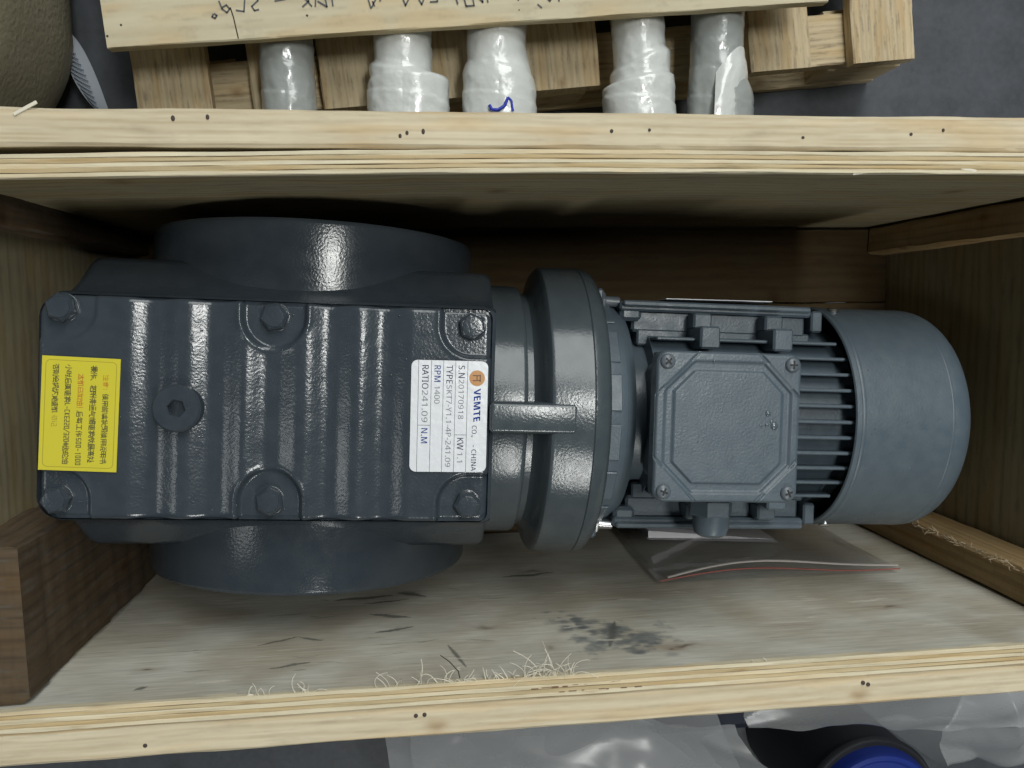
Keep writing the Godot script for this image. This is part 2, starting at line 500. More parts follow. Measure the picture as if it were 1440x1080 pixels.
# ---------- printed characters, as strokes on a ten by ten grid (x y x y)
var GLYPH := {
	"注": "0112 0423 0918 5161 3393 3696 6369 2999", "意": "5051 1292 3343 7363 0494 2575 2528 7578 2777 1919 3939 4969", "使": "2004 1419 3292 3484 3437 8487 3787 6263 6068 6839 5599",
	"用": "1119 1191 9199 1494 1696 5159", "前": "2031 7061 0292 1419 1444 4449 1646 1848 6468 8489 8979", "请": "0112 0414 1418 1827 3292 3494 3696 6066 3739 9799 3797 3888", "按": "0232 2029 0736 5061 3393 3343 4585 6539 4599",
	"照": "0004 0040 4044 0242 0444 5090 9084 7054 5595 5558 9598 0819 3738 6667 8889", "说": "0112 0414 1418 1827 4051 8071 4383 4346 8386 4686 5639 7679 7999", "明": "0107 0141 4147 0444 0747 5159 5191 9199 5494 5797", "书": "1282 8285 0595 9599 5059 7081",
	"操": "0232 2029 0635 4080 4042 8082 4282 3353 3345 5355 7393 7375 9395 0696 6069 6639 6699", "作": "2004 1419 5035 4392 5359 5595 5797", "把": "0232 2029 0736 4191 4149 9195 4595 6165 4999 9997",
	"附": "0109 0131 3134 0434 3437 5044 4549 5494 8089 6576", "带": "0292 3034 6064 5054 0595 0506 9596 2729 2777 7779 5559", "通": "0112 0414 1417 0929 2999 3080 3337 3383 8387 3585 5357", "气": "2005 1292 2474 0666 6669 6999",
	"帽": "0207 0242 4247 2029 5090 5053 9093 5191 5393 5459 5494 9499 5696 5898", "更": "0191 5057 1383 1317 8387 1585 1787 5729 4999", "换": "0232 2029 0736 5042 4181 8163 3393 3336 9396 5356 3696 5639 6699", "放": "2031 0242 2204 2444 4448 2209 7052 5393 8259 6399",
	"最": "1080 1014 8084 1282 1484 0595 1519 4549 1747 0949 5595 9559 5599", "高": "5051 0191 3272 3234 7274 3474 0595 0509 9599 3676 3638 7678 3878", "处": "2003 1242 4219 1599 5999 7077 7396", "本": "0292 5059 5209 5299 2878", "机": "0242 2029 2205 2244 5159 5181 8188 8898 5149",
	"已": "1181 8185 1585 1318 1898 9896", "加": "0242 2019 4248 4838 5292 5258 9298 5898", "油": "0112 0423 0918 3239 3292 9299 3595 3999 6069", "后": "8021 2126 2609 2494 3696 3639 9699 3999", "每": "2003 1191 2327 2383 8389 0696 2787 4445 4748",
	"工": "1181 5158 0898", "小": "5059 5939 2306 7396", "时": "0107 0141 4147 0444 0747 5393 8089 8969 6577", "要": "0191 1383 1316 8386 1686 4146 6166 0898 5638 4299 7629", "齿": "5054 2023 5282 0494 5556 5538 5578 1519 1999 9995", "轮": "0242 2005 0545 2529 0838 6043 6093 5559 5999 9997 8556",
	"否": "0191 5105 5155 5394 2676 2629 7679 2979", "则": "0107 0141 4147 2126 2609 2649 6268 9099 9979", "会": "5004 5094 2474 0595 5528 2888 7799", "损": "0232 2029 0736 5080 5052 8082 5282 4484 4448 8488 6456", "坏": "0343 2008 0947 4191 7139 7049 6496",
	"减": "0112 0918 3292 3239 4464 4547 4767 6547 7079 7999 9296", "速": "0112 0414 1417 0929 2999 3191 6058 3383 3336 8386 3686 5529 6589", "切": "0535 2027 2737 4181 8188 8868 6149", "记": "0112 0414 1418 1827 4181 8185 4585 4549 4999 9997",
	"，": "1719", "：": "2324 2728", "！": "2026 2829", "、": "0729", "-": "1545", "#": "2128 4148 0454 0656", "/": "5009", "0": "1141 4148 4818 1811", "1": "3139 2231", "2": "1141 4145 4515 1518 1848", "3": "1141 4148 1848 1545", "5": "4111 1115 1545 4548 4818", "L": "1118 1848", "C": "4111 1118 1848", "K": "1118 4115 1548", "E": "4111 1118 1848 1545",
}

func stroke(im: Image, a: Vector2, b: Vector2, r: float, c: Color):
	var lo := Vector2i((a.min(b) - Vector2.ONE * (r + 1)).floor())
	var hi := Vector2i((a.max(b) + Vector2.ONE * (r + 1)).ceil())
	for y in range(maxi(lo.y, 0), mini(hi.y, im.get_height() - 1) + 1):
		for x in range(maxi(lo.x, 0), mini(hi.x, im.get_width() - 1) + 1):
			var p := Vector2(x, y)
			var u := clampf((p - a).dot(b - a) / maxf((b - a).length_squared(), 0.001), 0.0, 1.0)
			var k := clampf(r + 0.5 - (p - a.lerp(b, u)).length(), 0.0, 1.0)
			if k > 0.0: im.set_pixel(x, y, im.get_pixel(x, y).lerp(c, k))

func write_column(im: Image, text: String, cx: float, start: float, pitch: float, size: float, ink: Color, r: float):
	var y := start
	for ch in text:
		var wide: bool = ch.unicode_at(0) > 255
		if GLYPH.has(ch):
			for s in (GLYPH[ch] as String).split(" "):
				var q := []
				for k in 4: q.append(float(s.substr(k, 1)) / 9.0 * size)
				stroke(im, Vector2(cx + size / 2 - q[1], y + q[0]), Vector2(cx + size / 2 - q[3], y + q[2]), r, ink)
		y += pitch if wide else pitch * 0.52

func label_picture() -> ImageTexture:
	var W := 440
	var H := 676
	var im := Image.create(W, H, false, Image.FORMAT_RGB8)
	im.fill(lin(0.56, 0.50, 0.035))
	var dark := lin(0.09, 0.085, 0.03)
	var red := lin(0.42, 0.17, 0.02)
	var brown := lin(0.30, 0.24, 0.03)
	var rr := round_rect(W - 44.0, H - 44.0, 26.0)
	for i in rr.size(): stroke(im, rr[i] + Vector2(W, H) / 2.0, rr[(i + 1) % rr.size()] + Vector2(W, H) / 2.0, 1.6, brown)
	write_column(im, "注意：", 362, 100, 38, 32, red, 1.7)
	write_column(im, "使用前请按照使用说明书", 362, 212, 38, 33, dark, 2.2)
	write_column(im, "操作、把附带通气帽更换放最高处", 292, 48, 38.5, 34, dark, 2.3)
	write_column(im, "本机已加油！", 220, 100, 38, 33, red, 2.2)
	write_column(im, "后每工作500-1000", 220, 318, 40, 33, dark, 2.2)
	write_column(im, "小时后要更换L-CKE220/320#齿轮油", 150, 48, 37.5, 33, dark, 2.2)
	write_column(im, "否则会损坏减速机", 80, 48, 36, 33, dark, 2.2)
	write_column(im, "切记", 80, 348, 36, 31, brown, 1.6)
	return tex(im)

# ---------- light and camera
func lamp(called: String, label: String, p: Vector3, size: Vector2, energy: float, target: Vector3):
	var t := thing(called, label, "ceiling lamp", p, "")
	t.look_at_from_position(p, target, Vector3(1, 0, 0.01))
	var h := MB.new()
	h.box(Vector3(0, 0, 0.03), Vector3(size.x + 0.06, size.y + 0.06, 0.05), 0.008)
	part("housing", h.mesh(), M.lamp_housing, t)
	var f := MB.new()
	f.box(Vector3(0, 0, 0.0), Vector3(size.x, size.y, 0.008), 0.002)
	part("glowing_panel", f.mesh(), M.lamp_face, t)
	var l := AreaLight3D.new()
	l.name = "lamp_light"
	l.area_size = size
	l.area_normalize_energy = true
	l.light_energy = energy
	l.light_color = Color(0.985, 0.99, 0.97)
	l.shadow_enabled = true
	l.position = Vector3(0, 0, -0.008)
	t.add_child(l, true)

func setup():
	var F := 1109.0
	var d := Vector3(595 - 720, 438 - 540, F).normalized()       # straight down, as the lens sees it (x right, y down)
	var sl := -0.025
	var x := Vector3(1, sl, -(d.x + sl * d.y) / d.z).normalized()
	var z := x.cross(-d)
	var cam := Camera3D.new()
	cam.name = "camera"
	cam.transform = Transform3D(Basis(Vector3(x.x, -d.x, z.x), -Vector3(x.y, -d.y, z.y), -Vector3(x.z, -d.z, z.z)), Vector3(0, 1.08, 0))
	cam.fov = rad_to_deg(2.0 * atan(540.0 / F))
	cam.near = 0.02
	cam.far = 60.0
	cam.current = true
	add_child(cam)
	var we := WorldEnvironment.new()
	we.name = "surroundings"
	var e := Environment.new()
	e.background_mode = Environment.BG_COLOR
	e.background_color = lin(0.016, 0.018, 0.019)
	e.tonemap_mode = Environment.TONE_MAPPER_LINEAR
	e.tonemap_exposure = 1.04
	e.sdfgi_enabled = true
	e.ssao_enabled = true
	e.ssil_enabled = true
	we.environment = e
	add_child(we)
	lamp("ceiling_lamp", "white ceiling lamp panel hanging over the crate", Vector3(0.74, 3.3, -0.50), Vector2(0.70, 0.46), 3.0, Vector3(0.1, 0.5, 0.05))
	lamp("skylight", "wide pale skylight over the pallet, beyond the crate", Vector3(0.8, 3.2, -3.0), Vector2(3.4, 2.0), 10.0, Vector3(0.1, 0.5, 0.0))
	lamp("ceiling_lamp", "white ceiling lamp panel beside the sack", Vector3(-2.4, 3.2, 0.30), Vector2(0.35, 0.8), 0.32, Vector3(-0.1, 0.5, 0.0))
	lamp("ceiling_lamp", "white ceiling lamp strip behind the viewer, nearest the blue bucket", Vector3(0.5, 3.2, 2.4), Vector2(1.6, 0.3), 3.6, Vector3(0.1, 0.5, 0.0))

func _ready():
	noise.noise_type = FastNoiseLite.TYPE_SIMPLEX_SMOOTH
	noise.frequency = 0.05
	noise.fractal_octaves = 2
	rng.seed = 7
	materials()
	setup()
	var fl := MB.new()
	fl.box(Vector3(0, -0.05, 0), Vector3(14, 0.1, 14), 0.0)
	var fo := part("floor", fl.mesh(), M.concrete, self)
	fo.set_meta("kind", "structure")
	fo.set_meta("label", "dark blue-grey concrete workshop floor under the crate and pallet")
	crate()
	gear_motor()
	document_bag()
	background()
	foreground()

# ---------- the crate
func crate():
	var c := thing("wooden_crate", "open plywood crate holding the grey gear motor", "crate")
	var ln := 0.90
	var cx := 0.118
	# long walls
	var bow := func(x: float): return Vector3(0, 0, 0.0065 * pow(clampf((-x - 0.02) / 0.40, 0.0, 1.2), 1.3))
	var far_wall := part("wall_panel", plank(Vector3(ln, 0.013, 0.45), 0.0006, 0.001, 1, func(x: float): return bow.call(x).rotated(Vector3.RIGHT, PI / 2)), M.ply_dark, c, Transform3D(Basis(Vector3.RIGHT, -PI / 2), Vector3(cx, 0.325 - 0.0015, -0.0985)))
	far_wall.set_meta("label", "far plywood wall with a grey-brown inner face")
	for i in 5:
		part("ply_layer", plank(Vector3(ln, 0.006, 0.0029), 0.00035, 0.0005, 200 + i, bow), M.ply_edge if i % 2 == 0 else M.ply_cross, c, at(cx, 0.5488 + rng.randf_range(-0.0004, 0.0003), -0.1044 + 0.00296 * i))
	part("wall_panel", plank(Vector3(ln, 0.013, 0.45), 0.0006, 0.001, 3), M.ply_dark, c, Transform3D(Basis(Vector3.RIGHT, -PI / 2), Vector3(cx, 0.3235, 0.2648)))
	for i in 5:
		part("ply_layer", plank(Vector3(ln, 0.006, 0.0030), 0.00035, 0.0005, 210 + i), M.ply_edge if i % 2 == 0 else M.ply_cross, c, at(cx, 0.5488 + rng.randf_range(-0.0004, 0.0003), 0.2586 + 0.00308 * i))
	var ven := grid(150, 60, func(u: float, v: float): return Vector3(-0.3115 + 0.859 * u, 0.1905 + 0.358 * v, 0.2570 + 0.0005 * nz(u * 60, v * 30, 8.0)))
	var vm := part("veneer", flip_uv(ven), M.wall_veneer, c)
	vm.set_meta("label", "pale grey veneer face with knots, mould specks and scuffs")
	# short walls
	for s in [[-0.319, 5], [0.555, 6]]:
		part("wall_panel", plank(Vector3(0.345, 0.013, 0.45), 0.0006, 0.001, s[1]), M.ply_dark, c, Transform3D(Basis(Vector3(0, 0, 1), Vector3(1, 0, 0), Vector3(0, 1, 0)), Vector3(s[0], 0.324, 0.0833)))
	# rim battens outside the panels
	part("rim_batten", plank(Vector3(0.94, 0.07, 0.0235), 0.0006, 0.0022, 7), M.pine, c, Transform3D(Basis(Vector3.UP, 0.002), Vector3(cx, 0.516, -0.1182)))
	part("rim_batten", plank(Vector3(0.94, 0.07, 0.0240), 0.0005, 0.002, 8), M.pine, c, at(cx, 0.5145, 0.2846))
	for s in [[-0.3385, 9], [0.5745, 10]]:
		part("rim_batten", plank(Vector3(0.37, 0.07, 0.0235), 0.0010, 0.002, s[1]), M.pine, c, Transform3D(Basis(Vector3.UP, PI / 2), Vector3(s[0], 0.514, 0.0833)))
	# corner posts
	var upright := Basis(Vector3.BACK, PI / 2)
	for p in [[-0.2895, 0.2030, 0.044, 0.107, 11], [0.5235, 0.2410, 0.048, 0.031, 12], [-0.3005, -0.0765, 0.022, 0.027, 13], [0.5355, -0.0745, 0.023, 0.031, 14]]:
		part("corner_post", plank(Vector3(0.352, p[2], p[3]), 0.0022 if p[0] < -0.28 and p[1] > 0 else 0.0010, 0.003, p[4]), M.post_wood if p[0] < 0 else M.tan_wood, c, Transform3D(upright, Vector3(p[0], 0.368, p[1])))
	# base
	for i in 4:
		part("base_board", plank(Vector3(0.86, 0.018, 0.085), 0.0006, 0.001, 20 + i), M.base_dark, c, at(cx, 0.181, -0.0465 + 0.0862 * i))
	for i in 3:
		part("skid", plank(Vector3(0.33, 0.17, 0.09), 0.001, 0.003, 30 + i), M.pallet_wood, c, Transform3D(Basis(Vector3.UP, PI / 2), Vector3(-0.2 + 0.32 * i, 0.086, 0.083)))
	part("support_block", plank(Vector3(0.16, 0.125, 0.12), 0.001, 0.003, 40), M.post_wood, c, at(0.262, 0.2530, 0.10))
	# nails and dents in the rim
	var nail := MB.new()
	nail.lathe([Vector2(-0.004, 0.0016), Vector2(0.0003, 0.0015), Vector2(0.0006, 0.001), Vector2(0.0007, 0.0)], 8, along(Vector3.UP, Vector3.ZERO))
	var nm := nail.mesh()
	for p in [[-0.153, -0.123], [-0.132, -0.124], [-0.012, -0.1135], [-0.0075, -0.1155], [0.003, -0.1165], [0.128, -0.118], [0.154, -0.119], [0.262, -0.115], [0.341, -0.118], [0.365, -0.121]]:
		part("nail", nm, M.nail_rust, c, Transform3D(Basis.from_scale(Vector3(rng.randf_range(0.6, 0.9), 1, rng.randf_range(0.7, 1.3))), Vector3(p[0], 0.5512, p[1])))
	for p in [[-0.193, 0.288], [-0.012, 0.2805], [-0.006, 0.2802], [0.318, 0.2795], [0.322, 0.281]]:
		part("nail", nm, M.nail_rust, c, at(p[0], 0.5496, p[1]))
	var hole := MB.new()
	for i in 9: hole.box(Vector3(0.072 + 0.0075 * i + rng.randf_range(-0.002, 0.002), 0.5516, 0.2655 - 0.0002 * i + rng.randf_range(-0.0004, 0.0004)), Vector3(rng.randf_range(0.003, 0.008), 0.0008, rng.randf_range(0.0006, 0.0015)), 0.0003)
	for i in 7: hole.box(Vector3(0.09 + 0.009 * i + rng.randf_range(-0.003, 0.003), 0.5516, 0.2692 + rng.randf_range(-0.0003, 0.0003)), Vector3(rng.randf_range(0.002, 0.006), 0.0006, 0.0005), 0.0002)
	part("torn_ply", hole.mesh(), M.torn_ply, c)
	# torn wood fibres along the rim
	for t in [[-0.031, 5, 0.016], [-0.006, 4, 0.016], [0.008, 5, 0.015], [0.028, 7, 0.010], [0.041, 6, 0.008], [0.064, 6, 0.018], [0.082, 16, 0.022], [0.094, 9, 0.016], [-0.117, 8, 0.009], [-0.086, 6, 0.012], [0.235, 4, 0.005], [0.020, 5, 0.006], [0.052, 6, 0.01]]:
		var fb := MB.new()
		for k in t[1]:
			var p := Vector3(t[0] + rng.randf_range(-0.007, 0.007), 0.5505, 0.2585)
			var dir := Vector3(rng.randf_range(-0.8, 0.8), rng.randf_range(0.1, 0.7), -1.0).normalized()
			var line := [p]
			var curl := Vector3(rng.randf_range(-0.5, 0.5), rng.randf_range(-0.35, 0.1), rng.randf_range(-0.1, 0.45))
			var step: float = t[2] * rng.randf_range(0.5, 1.2) / 7.0
			for q in 8:
				p += dir * step
				dir = (dir + curl * 0.55).normalized()
				line.append(p)
			fb.tube(line, rng.randf_range(0.0002, 0.00055), 4, 0.5)
		part("wood_fibre", fb.mesh(80.0), M.fibre, c)
	for s in [[0.31, 0.5508, -0.0925, 0.022, 0.14], [0.355, 0.5508, -0.0935, 0.02, -0.1], [-0.24, 0.5515, -0.128, 0.016, 0.5], [0.385, 0.5515, -0.094, 0.012, -0.2]]:
		var sp := MB.new()
		sp.box(Vector3.ZERO, Vector3(s[3], 0.0008, 0.0022), 0.0003)
		part("splinter", sp.mesh(), M.fibre, c, Transform3D(Basis(Vector3.UP, s[4]), Vector3(s[0], s[1], s[2])))
	for q in 5:
		var fr := MB.new()
		for k in 26:
			var p := Vector3(0.4985 + rng.randf_range(-0.001, 0.002), 0.30 + 0.045 * q + rng.randf_range(0.0, 0.045), 0.2262 + rng.randf_range(-0.003, 0.002))
			var d := Vector3(rng.randf_range(-0.6, 0.1), rng.randf_range(-1, 1), rng.randf_range(-0.6, 0.2)).normalized() * rng.randf_range(0.003, 0.009)
			fr.tube([p, p + d * 0.5 + Vector3(-0.0006, 0, 0), p + d], 0.00045, 4, 0.5)
		part("sawn_fringe", fr.mesh(80.0), M.fringe, c)
	var hair := MB.new()
	hair.tube([Vector3(0.019, 0.5522, 0.254), Vector3(0.018, 0.552, 0.249), Vector3(0.012, 0.549, 0.243), Vector3(0.006, 0.546, 0.2395)], 0.0005, 5, 0.5)
	part("dark_splinter", hair.mesh(80.0), M.nail_rust, c)

func flip_uv(m: ArrayMesh) -> ArrayMesh:
	var a := m.surface_get_arrays(0)
	var uv: PackedVector2Array = a[Mesh.ARRAY_TEX_UV]
	for i in uv.size(): uv[i] = Vector2(uv[i].x, 1.0 - uv[i].y)
	a[Mesh.ARRAY_TEX_UV] = uv
	var r := ArrayMesh.new()
	r.add_surface_from_arrays(Mesh.PRIMITIVE_TRIANGLES, a)
	return r

# ---------- the gear motor; its own frame has x along the shaft, y = A on the shaft axis
const A := 0.205
const COVER_Y := 0.320           # top face of the gear case cover
const BOLTS := [[-0.2417, -0.0672], [-0.1028, -0.0662], [0.0353, -0.064], [-0.2447, 0.0635], [-0.1036, 0.063], [0.0355, 0.064]]

func sm(a: float, b: float, x: float) -> float:
	return smoothstep(a, b, x)

func cover_height(x: float, z: float) -> float:
	var h := 0.0
	for g in [[-0.1923, -0.1725], [-0.1529, -0.1300], [-0.1148, -0.0925], [-0.0732, -0.0535], [-0.0355, -0.0153]]:
		h -= 0.0037 * (sm(g[0] - 0.0088, g[0] + 0.0088, x) - sm(g[1] - 0.0088, g[1] + 0.0088, x))
	# pockets round the bolts, open to the edge
	for i in 6:
		var b: Array = BOLTS[i]
		var dx: float = x - b[0]
		var dz: float = z - b[1]
		var s := -1.0 if i < 3 else 1.0
		var r := 0.0220
		var d: float = Vector2(dx, minf(dz * -s, 0.0) if dz * s > 0 else dz).length() if true else 0.0
		if dz * s > 0.0: d = absf(dx)
		if i % 3 == 2 and dx > 0.0: d = absf(dz) if dz * s < 0.0 else 0.0
		if i % 3 == 0 and dx < 0.0: d = absf(dz) if dz * s < 0.0 else 0.0
		var inside := 1.0 - sm(r - 0.0022, r + 0.0012, d)
		var deep := 0.0055 if i != 0 else 0.0015
		var lip := 0.00035 * exp(-pow((d - r - 0.0022) / 0.0014, 2.0)) * (1.0 if i != 0 else 0.3)
		h = lerpf(h, -deep, inside) + lip * (1.0 - inside)
	h += 0.00010 * nz(x * 900, z * 900, 1.0)
	return h

func gear_motor():
	var g := thing("gear_motor", "dark grey gear motor with yellow label lying in the open crate", "gear motor")
	var b := Basis(Vector3.UP, deg_to_rad(-3.0)) * Basis(Vector3.RIGHT, deg_to_rad(-3.5))
	g.transform = Transform3D(b, Vector3(-0.0042, 0.405, 0.0804) - b * Vector3(0, A, 0))
	gear_case(g)
	motor(g)
	labels(g)

func hex_bolt(r: float, h: float) -> ArrayMesh:
	var m := MB.new()
	m.prism(hexagon(r, 0.3), -0.002, h, r * 0.16)
	m.lathe([Vector2(h - 0.0003, r * 0.74), Vector2(h + 0.0006, r * 0.70), Vector2(h + 0.0008, r * 0.5), Vector2(h + 0.0008, 0.0)], 20, along(Vector3.UP, Vector3.ZERO))
	m.lathe([Vector2(-0.003, r * 1.03), Vector2(0.0004, r * 1.03), Vector2(0.0008, r * 0.98), Vector2(0.0016, 0.0)], 24, along(Vector3.UP, Vector3.ZERO))
	return m.mesh(35.0)

func gear_case(g: Node3D):
	# the casting under the cover: a loft of one outline along x
	var body := MB.new()
	var half := [Vector2(0.0765, COVER_Y - 0.006), Vector2(0.0795, COVER_Y - 0.012), Vector2(0.081, COVER_Y - 0.03), Vector2(0.092, COVER_Y - 0.05), Vector2(0.106, COVER_Y - 0.068), Vector2(0.1105, COVER_Y - 0.076), Vector2(0.1115, COVER_Y - 0.09), Vector2(0.1115, 0.07), Vector2(0.108, 0.05), Vector2(0.08, 0.025), Vector2(0.05, 0.012)]
	var outline := []
	for p in half: outline.append(p)
	for i in half.size(): outline.append(Vector2(-half[half.size() - 1 - i].x, half[half.size() - 1 - i].y))
	var xs := [[-0.2520, 0.975], [-0.2490, 0.992], [-0.2440, 1.0], [0.0455, 1.0], [0.0505, 0.992], [0.0530, 0.975]]
	var cy := 0.17
	for i in xs.size() - 1:
		for k in outline.size():
			var k1 := (k + 1) % outline.size()
			var P := []
			for q in [[i, k], [i + 1, k], [i + 1, k1], [i, k1]]:
				var o: Vector2 = outline[q[1]]
				var f: float = xs[q[0]][1]
				P.append(Vector3(xs[q[0]][0], cy + (o.y - cy) * f, o.x * f))
			body.hull(P, Vector3(-0.1, cy, 0))
	for e in [0, xs.size() - 1]:
		for k in outline.size():
			var k1 := (k + 1) % outline.size()
			var f: float = xs[e][1]
			body.hull([Vector3(xs[e][0], cy, 0), Vector3(xs[e][0], cy + (outline[k].y - cy) * f, outline[k].x * f), Vector3(xs[e][0], cy + (outline[k1].y - cy) * f, outline[k1].x * f)], Vector3(-0.1, cy, 0))
	part("gear_case", body.mesh(32.0), M.gearbox_paint, g)
	# cover: cast plate with grooves and bolt pockets
	var x0 := -0.2575
	var x1 := 0.0500
	var zh := 0.0768
	var edge := 0.0045
	var cover := grid(300, 156, func(u: float, v: float):
		var x := lerpf(x0, x1, u)
		var z := lerpf(-zh, zh, v)
		var mid := (x0 + x1) / 2
		var rr := 0.016 if x < mid else 0.007
		var hx := (x1 - x0) / 2
		var q := Vector2(absf(x - mid), absf(z))
		var cc := Vector2(hx - rr, zh - rr)
		var d := minf(hx - q.x, zh - q.y)
		if q.x > cc.x and q.y > cc.y:              # pull the sheet's corner onto a round outline
			var dv := q - cc
			if dv.length() > 1e-9: q = cc + dv.normalized() * maxf(dv.x, dv.y)
			x = mid + q.x * signf(x - mid)
			z = q.y * signf(z)
			d = rr - (q - cc).length()
		var y := COVER_Y + cover_height(clampf(x, x0 + 0.001, x1 - 0.001), z)
		if d < edge: y -= edge - sqrt(maxf(0.0, edge * edge - pow(edge - d, 2.0)))
		return Vector3(x, y, z))
	var cv := part("cover_plate", cover, M.gearbox_paint, g)
	var sk := MB.new()
	var ring := []
	for c in 4:
		var rr: float = [0.007, 0.016, 0.016, 0.007][c]
		var ctr := Vector2([x1 - rr, x0 + rr, x0 + rr, x1 - rr][c], (zh - rr) * [1, 1, -1, -1][c])
		for i in 7:
			var e := ctr + Vector2.from_angle(PI / 2 * (c + i / 6.0)) * rr
			ring.append([e.x, e.y])
	for i in ring.size():
		var p: Array = ring[i]
		var q: Array = ring[(i + 1) % ring.size()]
		sk.hull([Vector3(p[0], COVER_Y - 0.003, p[1]), Vector3(q[0], COVER_Y - 0.003, q[1]), Vector3(q[0] * 1.0, COVER_Y - 0.016, q[1] * 1.03), Vector3(p[0], COVER_Y - 0.016, p[1] * 1.03)], Vector3(-0.1, COVER_Y - 0.01, 0))
	part("cover_edge", sk.mesh(), M.gearbox_paint, cv)
	var spk := MB.new()
	for i in 70:
		var sx := rng.randf_range(-0.245, 0.045)
		var sz := rng.randf_range(-0.07, 0.07)
		var sr := rng.randf_range(0.0004, 0.0010)
		spk.lathe([Vector2(-0.0002, sr), Vector2(sr * 0.4, sr * 0.75), Vector2(sr * 0.6, 0.0)], 8, along(Vector3.UP, Vector3(sx, COVER_Y + cover_height(sx, sz), sz)))
	part("paint_specks", spk.mesh(80.0), M.gearbox_gloss, cv).set_meta("kind", "stuff")
	var bm := hex_bolt(0.0100, 0.0070)
	for i in 6:
		var y := COVER_Y - (0.0055 if i != 0 else 0.0015) - 0.0002
		part("bolt", bm, M.gearbox_paint, cv, Transform3D(Basis(Vector3.UP, 0.5 * i), Vector3(BOLTS[i][0], y, BOLTS[i][1])))
	var plug := MB.new()
	plug.lathe([Vector2(-0.006, 0.0164), Vector2(0.0052, 0.0164), Vector2(0.0066, 0.0150)], 36, along(Vector3.UP, Vector3.ZERO))
	var hx := func(k: int, f: float, y: float) -> Vector3:
		var e0 := Vector2.from_angle(0.2 + TAU / 6.0 * (k / 6)) * f
		var e1 := Vector2.from_angle(0.2 + TAU / 6.0 * (k / 6 + 1)) * f
		var p := e0.lerp(e1, (k % 6) / 6.0)
		return Vector3(p.x, y, p.y)
	for k in 36:
		var o0 := Vector2.from_angle(0.2 + TAU * k / 36.0) * 0.0150
		var o1 := Vector2.from_angle(0.2 + TAU * (k + 1) / 36.0) * 0.0150
		plug.hull([Vector3(o0.x, 0.0066, o0.y), Vector3(o1.x, 0.0066, o1.y), hx.call(k + 1, 0.0068, 0.0067), hx.call(k, 0.0068, 0.0067)], Vector3(0, -1, 0))
		plug.hull([hx.call(k, 0.0068, 0.0067), hx.call(k + 1, 0.0068, 0.0067), hx.call(k + 1, 0.0060, 0.0060), hx.call(k, 0.0060, 0.0060)], Vector3(0, -1, 0))
		var wa: Vector3 = hx.call(k, 0.0060, 0.0060)
		var wb: Vector3 = hx.call(k + 1, 0.0060, 0.0060)
		plug.hull([wa, wb, wb - Vector3(0, 0.0075, 0), wa - Vector3(0, 0.0075, 0)], (wa + wb) * 2.0)
	var pl := part("screw_plug", plug.mesh(35.0), M.gearbox_paint, cv, at(-0.165, COVER_Y, -0.0012))
	pl.set_meta("label", "round oil plug with a hexagon socket")
	var sock := MB.new()
	sock.prism(hexagon(0.0062, 0.2), -0.003, -0.0012, 0.0003)
	part("socket", sock.mesh(), M.dark_slot, cv, at(-0.165, COVER_Y, -0.0012))
	# output flanges, axis across the shaft
	for s in [1.0, -1.0]:
		var f := MB.new()
		var xf := Transform3D(Basis(Vector3(0, 0, s), Vector3(0, 1, 0), Vector3(-s, 0, 0)), Vector3(-0.096, A - 0.067, 0))
		f.lathe([Vector2(0.05, 0.1375), Vector2(0.09, 0.139), Vector2(0.112, 0.1395), Vector2(0.139, 0.1395), Vector2(0.1425, 0.1375), Vector2(0.1435, 0.133), Vector2(0.1435, 0.09), Vector2(0.139, 0.088), Vector2(0.139, 0.045), Vector2(0.142, 0.043), Vector2(0.142, 0.025), Vector2(0.09, 0.025), Vector2(0.09, 0.0)], 96, xf)
		part("output_flange", f.mesh(35.0), M.gearbox_paint, g)
	# neck and adaptor
	var n := MB.new()
	var ax := at(0, A, 0)
	n.lathe([Vector2(0.040, 0.1035), Vector2(0.054, 0.1045), Vector2(0.0755, 0.1045), Vector2(0.0780, 0.1030), Vector2(0.0795, 0.0985), Vector2(0.0840, 0.0985), Vector2(0.0885, 0.104), Vector2(0.0915, 0.1165), Vector2(0.0945, 0.1205), Vector2(0.097, 0.1213), Vector2(0.1250, 0.1220), Vector2(0.1256, 0.1212), Vector2(0.1262, 0.1220), Vector2(0.1315, 0.1216), Vector2(0.1360, 0.1195), Vector2(0.1390, 0.1155), Vector2(0.1400, 0.110), Vector2(0.1400, 0.06)], 128, ax)
	part("adaptor_ring", n.mesh(32.0), M.adaptor_paint, g)
	var rib := MB.new()
	rib.box(Vector3(0.081, A + 0.108, 0.0), Vector3(0.064, 0.030, 0.0225), 0.0028)
	part("adaptor_rib", rib.mesh(50.0), M.adaptor_paint, g)

